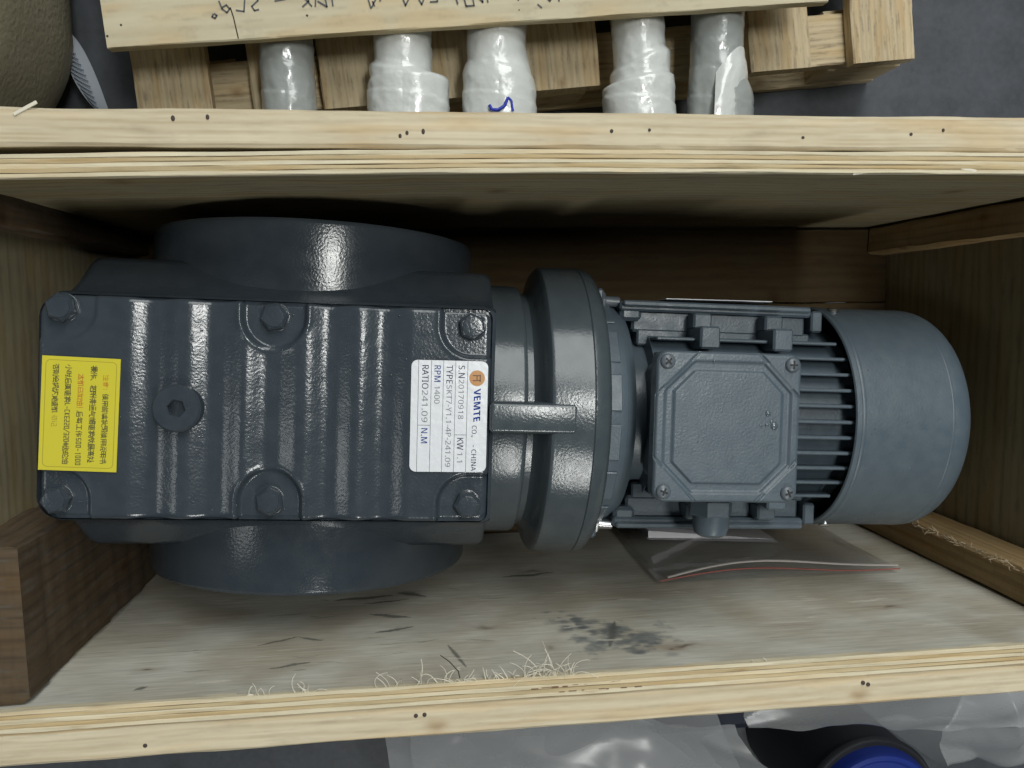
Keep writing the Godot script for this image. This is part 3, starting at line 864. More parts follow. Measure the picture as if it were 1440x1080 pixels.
func motor(g: Node3D):
	var mt: StandardMaterial3D = M.motor_paint
	var ax := at(0, A, 0)
	# front end shield with notched rim
	var es := MB.new()
	es.lathe([Vector2(0.136, 0.1005), Vector2(0.1395, 0.1005), Vector2(0.1398, 0.098), Vector2(0.151, 0.097), Vector2(0.157, 0.0945), Vector2(0.1575, 0.0935), Vector2(0.160, 0.0925), Vector2(0.165, 0.0885), Vector2(0.166, 0.06)], 96, ax)
	var shield := part("end_shield", es.mesh(30.0), mt, g)
	for k in 16:
		var a := TAU * (k + 0.5) / 16.0
		var no := MB.new()
		var bb := Basis(Vector3.RIGHT, a)
		no.box(bb * Vector3(0.1460, 0.0972, 0), Vector3(0.011, 0.0016, 0.028), 0.0006, bb)
		part("shield_pad", no.mesh(), mt, shield, ax)
	for s in [1.0, -1.0]:
		var bo := MB.new()
		bo.prism(hexagon(0.0078, 0.2), 0.0, 0.0085, 0.001, Transform3D(Basis(Vector3.BACK, -PI / 2), Vector3(0.1318, 0, 0)))
		bo.lathe([Vector2(0.138, 0.0045), Vector2(0.152, 0.0045), Vector2(0.153, 0.003), Vector2(0.153, 0)], 12)
		var fb := part("flange_bolt", bo.mesh(), M.screw_steel if s < 0 else M.bright_steel, g, at(0.008, A + 0.040, 0.092 * s))
		var ear := MB.new()
		ear.box(Vector3(0.1345, 0, 0), Vector3(0.006, 0.02, 0.02), 0.002)
		part("washer_ear", ear.mesh(), mt, fb)
	# stator and its fins
	var st := MB.new()
	st.lathe([Vector2(0.155, 0.055), Vector2(0.158, 0.066), Vector2(0.183, 0.067), Vector2(0.185, 0.0775), Vector2(0.350, 0.0775), Vector2(0.353, 0.074), Vector2(0.362, 0.071), Vector2(0.374, 0.062), Vector2(0.372, 0.02)], 64, ax)
	part("stator_housing", st.mesh(32.0), mt, g)
	for k in 11:
		var z := -0.0625 + 0.0125 * k
		var top := sqrt(0.0905 * 0.0905 - z * z)
		var x1 := 0.338 + 0.018 * (1.0 - pow(z / 0.0625, 2.0))
		var f := MB.new()
		f.box(Vector3((0.186 + x1) / 2, A + (top + 0.04) / 2, z), Vector3(x1 - 0.186, top - 0.04, 0.0027), 0.0008)
		part("fin", f.mesh(), mt, g)
	for k in 22:                              # fins on the flanks and underside
		var a := deg_to_rad(100.0 + 160.0 * k / 21.0)
		var bb := Basis(Vector3.RIGHT, a)
		var f := MB.new()
		f.box(bb * Vector3(0.252, 0.08, 0), Vector3(0.135, 0.019, 0.0022), 0.0006, bb)
		part("fin", f.mesh(), mt, g, ax)
	# mounting pads along both flanks, with the lugs that carry the terminal box
	for s in [-1.0, 1.0]:
		var p := MB.new()
		p.box(Vector3(0.241, A + 0.030, 0.0885 * s), Vector3(0.164, 0.040, 0.008), 0.0018)
		p.box(Vector3(0.241, A + 0.0435, 0.0905 * s), Vector3(0.160, 0.020, 0.005), 0.0014)
		p.box(Vector3(0.246, A + 0.020, 0.0770 * s), Vector3(0.150, 0.046, 0.018), 0.0022)
		p.box(Vector3(0.251, A + 0.022, 0.0640 * s), Vector3(0.150, 0.040, 0.014), 0.0015)
		p.box(Vector3(0.169, A + 0.040, 0.0835 * s), Vector3(0.018, 0.016, 0.014), 0.003)
		p.box(Vector3(0.330, A + 0.026, 0.0815 * s), Vector3(0.010, 0.040, 0.018), 0.0015)
		var pad := part("side_pad", p.mesh(), mt, g)
		for x in [0.2255, 0.2860]:
			var l := MB.new()
			l.box(Vector3(x, A + 0.045, 0.0775 * s), Vector3(0.0155, 0.030, 0.013), 0.0016)
			l.box(Vector3(x + 0.001, A + 0.054, 0.0640 * s), Vector3(0.0165, 0.044, 0.018), 0.0016)
			part("lug", l.mesh(), mt, pad)
	var np := MB.new()
	np.box(Vector3.ZERO, Vector3(0.090, 0.045, 0.0007), 0.0002)
	part("side_nameplate", np.mesh(), M.name_metal, g, Transform3D(Basis(Vector3.UP, 0.012), Vector3(0.2405, A + 0.0335, -0.0955)))
	# terminal box
	var tb := MB.new()
	var cx := 0.2215
	tb.prism(round_rect(0.084, 0.092, 0.008), A + 0.060, A + 0.1185, 0.0, at(cx, 0, 0.003))
	var box := part("terminal_box", tb.mesh(30.0), mt, g)
	var w := 0.1090
	var ly := A + 0.1300
	var lid := grid(120, 120, func(u: float, v: float):
		var x := (u - 0.5) * w
		var z := (v - 0.5) * w
		# pull the square sheet's corners onto a rounded outline
		var q := Vector2(absf(x), absf(z))
		var r := 0.009
		var ctr := Vector2.ONE * (w / 2 - r)
		if q.x > ctr.x and q.y > ctr.y:
			var dv := q - ctr
			var mx := maxf(dv.x, dv.y)
			if dv.length() > 1e-9: q = ctr + dv.normalized() * mx
		var o := maxf((maxf(q.x, q.y) - 0.0482) / 0.0082, ((q.x + q.y) * 0.7071 - 0.0524) / 0.0060)
		var h := 0.0
		h -= 0.0016 * (sm(-1.0, -0.80, o) - sm(-0.20, 0.0, o))
		h += 0.0002 * (1.0 - sm(-1.0, -0.80, o))
		var o2 := (q.x + q.y) * 0.7071 - 0.0542
		if o2 > 0.0: h += 0.0008 * sm(0.0, 0.0008, o2)
		h -= 0.0012 * exp(-pow(o2 / 0.0006, 2.0)) * (1.0 if maxf(q.x, q.y) > 0.0478 else 0.0)
		var e := w / 2 - maxf(q.x, q.y)
		if q.x > ctr.x and q.y > ctr.y: e = r - (q - ctr).length()
		if e < 0.0022: h -= 0.0022 - sqrt(maxf(0.0, 0.0022 * 0.0022 - pow(0.0022 - e, 2.0)))
		return Vector3(cx + q.x * signf(x), ly + h, q.y * signf(z) + 0.003))
	var ld := part("lid", lid, mt, box)
	ld.set_meta("label", "square lid with a raised octagonal centre")
	var lr := MB.new()
	lr.prism(round_rect(w, w, 0.009), A + 0.1175, ly - 0.0019, 0.0, at(cx, 0, 0.003))
	part("lid_rim", lr.mesh(30.0), mt, box)
	for q in [[0.030, -0.008, 0.0022], [0.033, -0.002, 0.0016], [0.035, 0.001, 0.0030], [0.0295, 0.0005, 0.0016], [0.025, 0.001, 0.0012], [-0.022, 0.014, 0.0008], [0.004, -0.02, 0.0007], [-0.012, -0.045, 0.001]]:
		var bl := MB.new()
		var prof := []
		for i in 6: prof.append(Vector2(q[2] * 0.55 * sin(PI / 2 * i / 5.0), q[2] * cos(PI / 2 * i / 5.0)))
		bl.lathe(prof, 14, along(Vector3.UP, Vector3(cx + q[0], ly + 0.0001, q[1])))
		part("paint_blob", bl.mesh(80.0), M.gloss_paint, box)
	var sc := MB.new()
	sc.lathe([Vector2(-0.001, 0.0056), Vector2(0.0012, 0.0055), Vector2(0.0026, 0.0044), Vector2(0.0032, 0.002), Vector2(0.0033, 0.0)], 24, along(Vector3.UP, Vector3.ZERO))
	var sm_ := sc.mesh(50.0)
	var cr := MB.new()
	cr.box(Vector3(0, 0.0031, 0), Vector3(0.0058, 0.0009, 0.0013), 0.0002)
	cr.box(Vector3(0, 0.0031, 0), Vector3(0.0013, 0.00092, 0.0058), 0.0002)
	var crm := cr.mesh()
	for s in [[-1, -1], [1, -1], [-1, 1], [1, 1]]:
		var xf := Transform3D(Basis(Vector3.UP, 0.6 + s[0] * 0.4 + s[1]), Vector3(cx + 0.0468 * s[0], ly + 0.0006, 0.0468 * s[1] + 0.003))
		part("lid_screw", sm_, M.screw_steel, box, xf)
		part("screw_slot", crm, M.dark_slot, box, xf)
	# cable gland on the near flank
	var gl := MB.new()
	gl.lathe([Vector2(0.048, 0.0135), Vector2(0.056, 0.0135), Vector2(0.0565, 0.012), Vector2(0.0595, 0.012)], 24, along(Vector3.BACK, Vector3(0.2290, A + 0.084, 0.004)))
	gl.prism(hexagon(0.0168, 0.0), 0.0595, 0.0715, 0.001, Transform3D(Basis(Vector3.RIGHT, PI / 2), Vector3(0.2290, A + 0.084, 0.004)))
	gl.lathe([Vector2(0.0705, 0.0142), Vector2(0.080, 0.0140), Vector2(0.0855, 0.0125), Vector2(0.0878, 0.009), Vector2(0.088, 0.006), Vector2(0.080, 0.0055), Vector2(0.080, 0.0)], 32, along(Vector3.BACK, Vector3(0.2290, A + 0.084, 0.004)))
	part("cable_gland", gl.mesh(32.0), mt, g)
	# fan cowl, open towards the fins
	var co := MB.new()
	var pr := [Vector2(0.43, 0.030), Vector2(0.43, 0.060), Vector2(0.405, 0.093), Vector2(0.3405, 0.0938), Vector2(0.3400, 0.0952), Vector2(0.3408, 0.0964), Vector2(0.350, 0.0968), Vector2(0.4245, 0.0972)]
	for k in 11:
		var a := PI / 2 * k / 10.0
		pr.append(Vector2(0.4245 + 0.022 * sin(a), 0.0752 + 0.022 * cos(a)))
	pr.append(Vector2(0.4470, 0.02))
	pr.append(Vector2(0.4470, 0.0))
	co.lathe(pr, 128, ax)
	var cow := part("fan_cowl", co.mesh(30.0), mt, g)
	var cs := MB.new()
	for i in 46:
		var an := rng.randf_range(-1.1, 1.1)
		var rad := Vector3(0, cos(an), sin(an))
		var sr := rng.randf_range(0.0003, 0.0008)
		cs.lathe([Vector2(0.0966, sr), Vector2(0.0969 + sr * 0.4, sr * 0.75), Vector2(0.0971 + sr * 0.6, 0.0)], 8, along(rad, Vector3(rng.randf_range(0.35, 0.42), A, 0)))
	part("paint_specks", cs.mesh(80.0), M.gloss_paint, cow).set_meta("kind", "stuff")
	var rim := MB.new()
	rim.lathe([Vector2(0.3445, 0.0966), Vector2(0.3455, 0.0973), Vector2(0.3475, 0.0973), Vector2(0.3485, 0.0966)], 96, ax)
	rim.lathe([Vector2(0.4205, 0.0970), Vector2(0.4210, 0.0974), Vector2(0.4225, 0.0974), Vector2(0.4230, 0.0970)], 96, ax)
	part("rolled_bead", rim.mesh(60.0), mt, cow)
	for s in [1.0, -1.0]:
		var q := MB.new()
		var ang: float = 1.25 * s
		var rad := Vector3(0, cos(ang), sin(ang))
		q.lathe([Vector2(0.093, 0.0048), Vector2(0.0985, 0.0048), Vector2(0.0998, 0.0035), Vector2(0.1, 0.0)], 14, along(rad, Vector3(0.352, A, 0)))
		part("cowl_screw", q.mesh(), M.bright_steel, cow)

func text(parent: Node, string: String, cap: float, x: float, z: float, y: float, material: Material, bold := false, slant := 0.0, stretch := 1.0):
	var t := TextMesh.new()
	var f := SystemFont.new()
	f.font_names = PackedStringArray(["Droid Sans"])
	f.font_weight = 700 if bold else 400
	t.font = f
	t.text = string
	t.font_size = 48
	t.pixel_size = cap / (48 * 0.71)
	t.depth = 0.00012
	t.horizontal_alignment = HORIZONTAL_ALIGNMENT_LEFT
	t.vertical_alignment = VERTICAL_ALIGNMENT_CENTER
	var o := part("lettering", t, material, parent, Transform3D(Basis(Vector3(0, 0, stretch), Vector3(1, 0, slant), Vector3(0, 1, 0)), Vector3(x, y, z)))
	return o

func labels(g: Node3D):
	# yellow warning label; lies a little proud of the cover
	var yl := MB.new()
	yl.box(Vector3.ZERO, Vector3(0.0503, 0.0004, 0.0772), 0.0)
	var am := yl.mesh()
	var lab := part("warning_label", am, M.black_plastic, g, Transform3D(Basis(Vector3.UP, -0.022), Vector3(-0.2290, COVER_Y + 0.0009, 0.0045)))
	lab.material_override = M.yellow_label
	M.yellow_label.uv1_scale = Vector3(1.0 / 0.0503, 1.0 / 0.0772, 1)
	M.yellow_label.uv1_offset = Vector3(0.5, 0.5, 0)
	lab.set_meta("label", "yellow printed warning label")
	# metal nameplate
	var np := MB.new()
	np.prism(round_rect(0.0545, 0.0795, 0.0045), 0.0, 0.0006, 0.0001)
	var y := COVER_Y + 0.0008
	var plate := part("nameplate", np.mesh(30.0), M.name_metal, g, Transform3D(Basis(Vector3.UP, 0.006), Vector3(0.0203, y, 0.0003)))
	plate.set_meta("label", "white metal nameplate")
	var ox := -0.0278                       # plate coordinates from the photograph's scale
	var s := 0.000503
	var lines := MB.new()
	for u in [588.3, 606.3, 623.3, 640.4, 657.5]: lines.box(Vector3(ox + (u - 578) * s + 0.0005, 0.0007, 0), Vector3(0.0003, 0.0002, 0.0792), 0.0)
	lines.box(Vector3(ox + (597.3 - 578) * s + 0.0005, 0.0007, (598 - 585) * s), Vector3(0.009, 0.0002, 0.00025), 0.0)
	lines.box(Vector3(ox + (649 - 578) * s + 0.0005, 0.0007, (611 - 585) * s), Vector3(0.0085, 0.0002, 0.00025), 0.0)
	part("ruled_lines", lines.mesh(), M.line_ink, plate)
	var put := func(string, u, v, cap, m, bold = false, slant = 0.0, stretch = 1.0): text(plate, string, cap, ox + (u - 578) * s + 0.0005, (v - 585) * s, 0.0007, m, bold, slant, stretch)
	put.call("VEMTE", 671.5, 545.5, 0.0047, M.print_blue, true, -0.2, 1.12)
	put.call("S.N", 648.8, 512, 0.0045, M.print_dark)
	put.call("20170918", 648.8, 532, 0.0038, M.punched, false, 0.0, 1.22)
	put.call("KW", 648.8, 614, 0.0045, M.print_dark)
	put.call("1.1", 648.8, 635, 0.0038, M.punched, false, 0.0, 1.2)
	put.call("TYPE", 631.8, 512, 0.0045, M.print_dark)
	put.call("SKT7-Y1.1-4P-241.09", 631.8, 540, 0.0038, M.punched, false, 0.0, 1.2)
	put.call("RPM", 614.8, 512, 0.0045, M.print_blue)
	put.call("1400", 614.8, 541, 0.0038, M.punched, false, 0.0, 1.15)
	put.call("RATIO", 597.8, 512, 0.0045, M.print_dark)
	put.call("241.09", 597.8, 548, 0.0042, M.punched, false, 0.0, 1.3)
	put.call("N.M", 597.8, 601, 0.0045, M.print_blue)
	put.call("- CHINA", 668.5, 625, 0.0033, M.print_dark, false, 0.0, 1.1)
	put.call("CO.,", 668.5, 597, 0.0018, M.print_dark)
	var lg := MB.new()
	lg.lathe([Vector2(0.0004, 0.0056), Vector2(0.00075, 0.0056), Vector2(0.0008, 0.0054), Vector2(0.0008, 0.0)], 32, along(Vector3.UP, Vector3(ox + 0.0005 + (671 - 578) * s, 0, (530 - 585) * s)))
	part("logo_disc", lg.mesh(), M.logo_orange, plate)
	var lm := MB.new()
	var lc := Vector3(ox + 0.0005 + (671 - 578) * s, 0.00085, (530 - 585) * s)
	for q in [[0.0022, 0.0, 0.0008, 0.0052], [-0.0006, -0.0018, 0.005, 0.0007], [0.0012, 0.0016, 0.0026, 0.0007], [-0.0001, 0.0002, 0.0007, 0.0036], [-0.0018, 0.0018, 0.0026, 0.0007]]:
		lm.box(lc + Vector3(q[0], 0, q[1]), Vector3(q[2], 0.0001, q[3]), 0.0)
	part("logo_mark", lm.mesh(), M.logo_dark, plate)

# ---------- document bag leaning on the near wall
func document_bag():
	var b := thing("zip_bag", "clear plastic zip bag with a red strip leaning on the near crate wall", "plastic bag", Vector3(0.33, 0.19, 0.25))
	var sheet := func(front: float): return grid(40, 30, func(u: float, v: float):
		var x := -0.118 + 0.236 * u
		var y := 0.003 + 0.195 * v
		var bulge: float = front * (0.016 * sin(PI * u) * sin(PI * clampf(v, 0.0, 1.0)) + 0.0015) + 0.0012 * nz(u * 40, v * 30, front * 9.0)
		return Vector3(x + 0.002 * nz(v * 30, 2.0, 4.0), y, 0.004 - bulge))
	part("bag_sheet", sheet.call(1.0), M.clear_bag, b)
	part("bag_sheet", sheet.call(0.0), M.clear_bag, b)
	var pts := []
	var pts2 := []
	for i in 25:
		var u := i / 24.0
		var z := 0.002 - 0.006 * sin(PI * u) - 0.003 * sin(TAU * u * 1.0)
		pts.append(Vector3(-0.118 + 0.236 * u, 0.199 + 0.001 * sin(u * 9.0), z))
		pts2.append(Vector3(-0.110 + 0.228 * u, 0.196, z - 0.0022 - 0.004 * sin(PI * u)))
	var zp := MB.new()
	zp.tube(pts, 0.0006, 6)
	part("zip_strip", zp.mesh(60.0), M.red_zip, b)
	var zq := MB.new()
	zq.tube(pts2, 0.0012, 6)
	part("zip_strip", zq.mesh(60.0), M.pale_zip, b)
	# booklet inside
	var k := thing("booklet", "white paper booklet inside the clear zip bag", "booklet", Vector3(0.296, 0.20, 0.24))
	for q in [0.0, 1.0]:
		var pg := grid(24, 8, func(u: float, v: float):
			var x := -0.070 + 0.142 * u
			var z: float = 0.006 * u - 0.001 - q * 0.0165 * pow(1.0 - u, 0.8) * (1.0 - 0.25 * u)
			return Vector3(x, 0.10 * v, z + 0.004 * u))
		part("cover_sheet", pg, M.paper, k)
	var bl := MB.new()
	for i in 12:
		var u0 := i / 12.0
		var u1 := (i + 1) / 12.0
		var za := 0.0095 * (1.0 - u0) * 0.8
		var zb := 0.0095 * (1.0 - u1) * 0.8
		var xa := -0.069 + 0.138 * u0
		var xb := -0.069 + 0.138 * u1
		var ba := 0.008 * u0 - 0.002
		var bb := 0.008 * u1 - 0.002
		bl.quad(Vector3(xa, 0.098, ba), Vector3(xb, 0.098, bb), Vector3(xb, 0.098, bb - zb), Vector3(xa, 0.098, ba - za))
		bl.quad(Vector3(xa, 0.0, ba - za), Vector3(xa, 0.098, ba - za), Vector3(xb, 0.098, bb - zb), Vector3(xb, 0.0, bb - zb))
	part("pages", bl.mesh(), M.paper, k)

# ---------- beyond the crate: pallet, wrapped rolls, board, sack
func background():
	var pal := thing("pallet", "worn wooden pallet on the floor under the white wrapped rolls", "pallet", Vector3(0.16, 0.0, -0.26))
	pal.rotation.y = 0.098
	var along_z := Basis(Vector3.UP, PI / 2)
	var i := 0
	for d in [[-0.435, 0.082], [-0.318, 0.062], [-0.225, 0.09], [-0.121, 0.062], [0.016, 0.088], [0.108, 0.05], [0.289, 0.078], [0.424, 0.082]]:
		part("deck_board", plank(Vector3(0.9, 0.02, d[1]), 0.0010, 0.0022, 50 + i), M.pallet_wood, pal, Transform3D(along_z, Vector3(d[0], 0.110, -0.452)))
		i += 1
	for z in [-0.039, -0.42, -0.80]:
		part("cross_board", plank(Vector3(0.94, 0.02, 0.062), 0.0010, 0.002, 60 + i), M.pallet_wood, pal, at(0.0, 0.0895, z))
		part("bottom_board", plank(Vector3(0.94, 0.018, 0.08), 0.0010, 0.002, 60 + i), M.pallet_wood, pal, at(0.0, 0.0095, z - 0.005))
		i += 1
		for x in [-0.42, 0.0, 0.42]:
			part("block", plank(Vector3(0.10, 0.06, 0.075), 0.001, 0.002, 70 + i), M.pallet_wood, pal, at(x, 0.0488, z - 0.004))
			i += 1
	var tops := [
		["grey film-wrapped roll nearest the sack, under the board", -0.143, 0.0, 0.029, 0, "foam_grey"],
		["white wrapped roll with a loose folded end, second from the sack", -0.016, 0.10, 0.032, 1, "foam"],
		["wrapped roll with a blue marker scribble on its end", 0.089, 0.16, 0.033, 2, "foam"],
		["white foam-wrapped roll with stepped overlapping windings", 0.2595, -0.08, 0.030, 3, "foam"],
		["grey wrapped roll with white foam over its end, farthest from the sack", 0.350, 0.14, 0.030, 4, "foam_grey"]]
	for t in tops: roll(t[0], t[1], t[2], t[3], t[4], t[5])
	# plywood board with handwriting, resting on the rolls
	var bd := thing("plywood_board", "pale plywood board with handwritten ink lying across the wrapped rolls", "board", Vector3(-0.316, 0.187, -0.274))
	bd.rotation.y = 0.086
	part("board_face", plank(Vector3(0.782, 0.013, 0.42), 0.0005, 0.001, 80), M.board_face, bd, at(0.391, 0.0065, -0.21))
	var ink := MB.new()
	var P := func(u: float, v: float): return Vector3((u / 2.88 + 110.0) * 0.000778, 0.0137, -((68.0 - 0.064 * (u / 2.88 + 110.0)) - v / 2.88) * 0.000778)
	for s in [[[90, 70], [85, 80], [95, 85], [103, 75], [95, 68]], [[118, 22], [126, 50], [142, 64], [154, 50], [144, 36], [128, 44]], [[178, 55], [206, 60], [214, 18]], [[262, 52], [246, 56], [238, 40], [262, 20], [268, 8]], [[328, 20], [366, 13]], [[430, 40], [455, 20], [450, -10]], [[440, 8], [464, 38]], [[478, 38], [486, -8]], [[490, 20], [522, 40], [518, -5]], [[545, 36], [545, -12]], [[598, 4], [622, 0]], [[680, -8], [690, 45]], [[694, 42], [722, -4]], [[700, 20], [705, 36]], [[735, 8], [728, 18]], [[815, -6], [826, 34], [852, -8]], [[872, -8], [890, 30], [908, -6]], [[960, -10], [952, 18], [925, 20]], [[1024, -12], [1032, 26]], [[1058, -10], [1064, 35], [1096, 33], [1092, -12]], [[1110, -4], [1132, 20], [1130, -14]], [[1152, -12], [1152, 20]], [[1275, -10], [1275, 13]], [[1320, 2], [1318, 8]], [[1352, 28], [1366, 40]], [[1384, -4], [1402, 15], [1420, -12]], [[1440, 14], [1434, -16]]]:
		var pts := []
		for q in s: pts.append(P.call(q[0], q[1]))
		for a in pts.size() - 1:
			var d: Vector3 = (pts[a + 1] - pts[a])
			ink.box((pts[a] + pts[a + 1]) / 2, Vector3(d.length() + 0.001, 0.0003, 0.0016), 0.0, Basis(Vector3.UP, -atan2(d.z, d.x)))
	part("handwriting", ink.mesh(), M.ink, bd)
	var crack := MB.new()
	crack.tube([P.call(157, 45), P.call(164, 80), P.call(168, 120), P.call(172, 160)], 0.0006, 4)
	part("crack", crack.mesh(), M.knot_dark, bd)
	var nl := MB.new()
	nl.lathe([Vector2(-0.002, 0.0013), Vector2(0.0002, 0.0012), Vector2(0.0003, 0)], 8, along(Vector3.UP, Vector3.ZERO))
	for p in [[0.017, -0.022], [0.002, -0.012], [0.205, -0.020], [0.43, -0.012], [0.62, -0.02]]: part("nail", nl.mesh(), M.nail_rust, bd, at(p[0], 0.0132, p[1]))
	# sack with a woven strap
	var sk := thing("sack", "bulging khaki sack with a woven white side seam on the floor", "sack", Vector3(-0.600, 0.0, -0.42))
	var body := grid(72, 40, func(u: float, v: float):
		var a: float = TAU * u
		var e := -PI / 2 + PI * v
		var ce := pow(absf(cos(e)), 0.45)
		var se := signf(sin(e)) * pow(absf(sin(e)), 0.6)
		var w := 1.0 + 0.06 * nz(cos(a) * 30, sin(a) * 30, v * 20.0)
		var sx := signf(cos(a)) * pow(absf(cos(a)), 0.7)
		var sz := signf(sin(a)) * pow(absf(sin(a)), 0.7)
		return Vector3(0.225 * ce * sx * w - 0.03 * v, 0.17 + 0.17 * se, -0.275 * ce * sz * w))
	part("sack_body", body, M.sack_cloth, sk)
	var band := func(off: float, wd: float, yy: float): return grid(30, 3, func(u: float, v: float):
		var t: float = u
		var x := lerpf(-0.422, -0.372, pow(t, 0.55)) - (1.0 - v) * wd * (0.15 + 0.85 * sin(PI * clampf(t * 0.9 + 0.1, 0.0, 1.0))) + off
		return Vector3(x + 0.60, yy + 0.01 * v, lerpf(-0.336, -0.225, t) + 0.42))
	part("woven_flap", band.call(0.010, 0.030, 0.055), M.woven_white, sk)
	var seam := MB.new()
	for k in 17:
		var t := (k + 1) / 18.0
		var x := lerpf(-0.422, -0.372, pow(t, 0.55)) + 0.60
		var z := lerpf(-0.336, -0.225, t) + 0.42
		var wd := 0.022 * (0.15 + 0.85 * sin(PI * clampf(t * 0.9 + 0.1, 0.0, 1.0)))
		seam.tube([Vector3(x - wd, 0.0575, z - 0.010), Vector3(x - wd * 0.5, 0.0625, z - 0.003), Vector3(x, 0.0665, z + 0.003)], 0.0008, 4)
	part("seam_stitches", seam.mesh(), M.woven_seam, sk)

func roll(label: String, x: float, tilt: float, r: float, kind: int, m: String):
	var o := thing("wrapped_roll", label, "wrapped roll", Vector3(x, 0.1215, -0.26), "wrapped rolls lying on the pallet")
	o.rotation.y = -tilt * 0.35 + 0.02
	var L := 0.55
	var steps := [0.0]
	var prof := func(t: float, a: float) -> float:          # t in metres back from the near end
		var k := r
		var edge := 0.012 * sin(a * 1.0 + kind)
		match kind:
			0: k *= 1.0
			1:
				k += 0.0045 * (1.0 - sm(0.094, 0.100, t + edge)) + (0.003 + 0.012 * maxf(0.0, sin(a))) * (1.0 - sm(0.080, 0.086, t - edge * 0.5))
			2: k += 0.004 * (1.0 - sm(0.098, 0.118, t + edge * 1.4)) + 0.010 * maxf(0.0, sin(a)) * (1.0 - sm(0.07, 0.11, t))
			3: k += 0.005 * (1.0 - sm(0.108, 0.116, t + edge)) + (0.004 + 0.006 * maxf(0.0, -sin(a))) * (1.0 - sm(0.086, 0.091, t + edge * 0.4))
			4: k += 0.002 * (1.0 - sm(0.085, 0.110, t + edge)) + 0.012 * maxf(0.0, sin(a + 0.3)) * (1.0 - sm(0.065, 0.105, t))
		k += 0.0010 * fposmod(t / 0.032 + a / TAU, 1.0)
		return k * (1.0 + 0.035 * nz(t * 700, cos(a) * 18.0 + 40.0 * sin(a), kind * 55.0) + 0.010 * nz(t * 1500, cos(a) * 60.0, kind * 55.0 + sin(a) * 60.0))
	var body := grid(170, 60, func(u: float, v: float):
		var t: float = u * u * L
		var a: float = -TAU * v
		var k: float = prof.call(t, a)
		if u < 0.04: k *= sqrt(clampf(u / 0.04, 0.0, 1.0))
		return Vector3(k * sin(a), maxf(r + k * cos(a), -0.001) - 0.0, 0.085 - t))
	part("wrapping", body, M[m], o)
	if kind == 4:                                           # white foam wrapped over the near end, split along its length
		var cuff := grid(24, 30, func(u: float, v: float):
			var a := lerpf(-0.35, 1.75, v)
			var k: float = prof.call(0.178 * u * 0.62, -a) + 0.003 + 0.007 * sin(PI * v) * (1.0 - u)
			return Vector3(k * sin(a), r + k * cos(a), 0.086 - 0.178 * u * (0.52 + 0.18 * sin(PI * v))))
		part("foam_cuff", cuff, M.foam, o)
	if kind == 2:
		var sc := MB.new()
		var pts := []
		for q in [[-0.010, 0.036], [-0.007, 0.041], [0.000, 0.041], [0.007, 0.036], [0.010, 0.027], [0.014, 0.030], [0.016, 0.041]]:
			var k := r + 0.0075
			pts.append(Vector3(q[0], r + sqrt(k * k - q[0] * q[0]), q[1]))
		sc.tube(pts, 0.0018, 6)
		part("marker_scribble", sc.mesh(70.0), M.blue_marker, o)

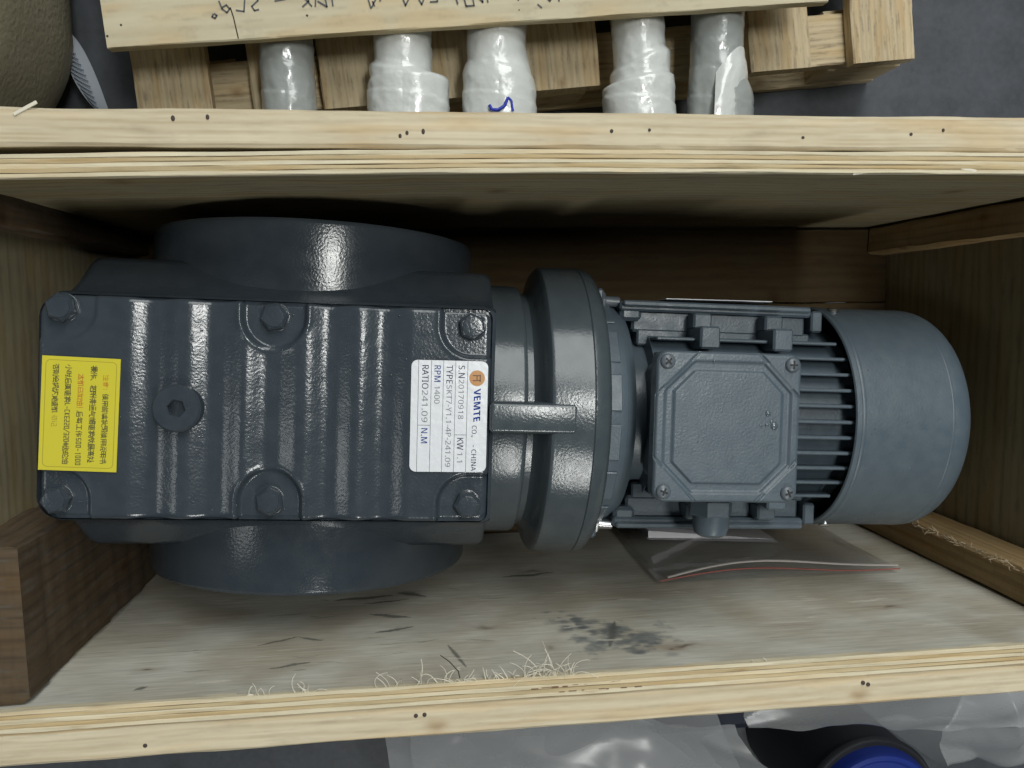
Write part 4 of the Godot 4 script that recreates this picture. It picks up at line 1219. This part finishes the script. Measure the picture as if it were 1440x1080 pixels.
# ---------- nearer than the crate: plastic film over a bucket and a dark box
func foreground():
	var film := func(called: String, label: String, c00: Vector3, c10: Vector3, c11: Vector3, c01: Vector3, amp: float, sd: float):
		var m := grid(70, 40, func(u: float, v: float):
			var p: Vector3 = c00.lerp(c10, u).lerp(c01.lerp(c11, u), v)
			var n := absf(nz(u * 20 + v * 12, v * 15 - u * 6, sd)) * 2.0
			var n2 := nz(u * 160, v * 120, sd + 4.0)
			var rag := 0.012 * nz(u * 70, 3.0, sd + 9.0) * (1.0 if v > 0.99 or v < 0.01 else 0.0)
			if c01.z > 0.6:                              # the outer edge sags to the floor
				var fall := smoothstep(0.70, 1.0, v)
				p.y = lerpf(p.y, 0.015 + amp * 0.5, fall)
			return p + Vector3(0.01 * nz(v * 40, u * 30, sd + 2.0), amp * (n - 0.4) + amp * 0.03 * n2, rag + 0.012 * nz(u * 40, v * 20, sd + 6.0)))
		var o := part(called, m, M.film, self)
		tag(o, label, "plastic film", "plastic film heaped beside the crate")
	film.call("plastic_film", "crumpled clear plastic film beside the dark case", Vector3(-0.06, 0.30, 0.33), Vector3(0.26, 0.31, 0.33), Vector3(0.38, 0.24, 0.62), Vector3(-0.03, 0.22, 0.64), 0.022, 3.0)
	film.call("plastic_film", "milky plastic film draped over the blue bucket's rim side", Vector3(0.30, 0.35, 0.32), Vector3(0.74, 0.34, 0.32), Vector3(0.72, 0.30, 0.475), Vector3(0.34, 0.30, 0.455), 0.022, 17.0)
	film.call("plastic_film", "bunched plastic film past the blue lid", Vector3(0.60, 0.27, 0.42), Vector3(0.82, 0.28, 0.42), Vector3(0.84, 0.24, 0.62), Vector3(0.64, 0.22, 0.62), 0.05, 29.0)
	film.call("plastic_film", "grey plastic film sagging in front of the dark case", Vector3(-0.03, 0.27, 0.42), Vector3(0.33, 0.29, 0.46), Vector3(0.44, 0.24, 0.60), Vector3(-0.02, 0.20, 0.62), 0.02, 41.0)
	var bk := thing("bucket", "black bucket with a bright blue lid beside the crate", "bucket", Vector3(0.543, 0.0, 0.624))
	var b := MB.new()
	b.lathe([Vector2(0.0, 0.0), Vector2(0.0, 0.075), Vector2(0.003, 0.08), Vector2(0.19, 0.085), Vector2(0.196, 0.088), Vector2(0.200, 0.087), Vector2(0.202, 0.085), Vector2(0.202, 0.078)], 64, along(Vector3.UP, Vector3.ZERO))
	part("bucket_body", b.mesh(35.0), M.black_plastic, bk)
	var l := MB.new()
	l.lathe([Vector2(0.196, 0.079), Vector2(0.214, 0.078), Vector2(0.219, 0.075), Vector2(0.220, 0.070), Vector2(0.217, 0.066), Vector2(0.217, 0.0)], 64, along(Vector3.UP, Vector3.ZERO))
	part("lid", l.mesh(35.0), M.blue_plastic, bk)
	var cs := thing("tool_case", "dark navy plastic case half hidden under the film", "case", Vector3(0.33, 0.0, 0.44))
	var k := MB.new()
	k.box(Vector3(0, 0.11, 0), Vector3(0.16, 0.22, 0.13), 0.012)
	part("case_body", k.mesh(), M.navy_plastic, cs)
	var h := MB.new()
	h.tube([Vector3(-0.035, 0.218, 0), Vector3(-0.03, 0.238, 0), Vector3(0.03, 0.238, 0), Vector3(0.035, 0.218, 0)], 0.006, 8)
	part("handle", h.mesh(60.0), M.black_plastic, cs)
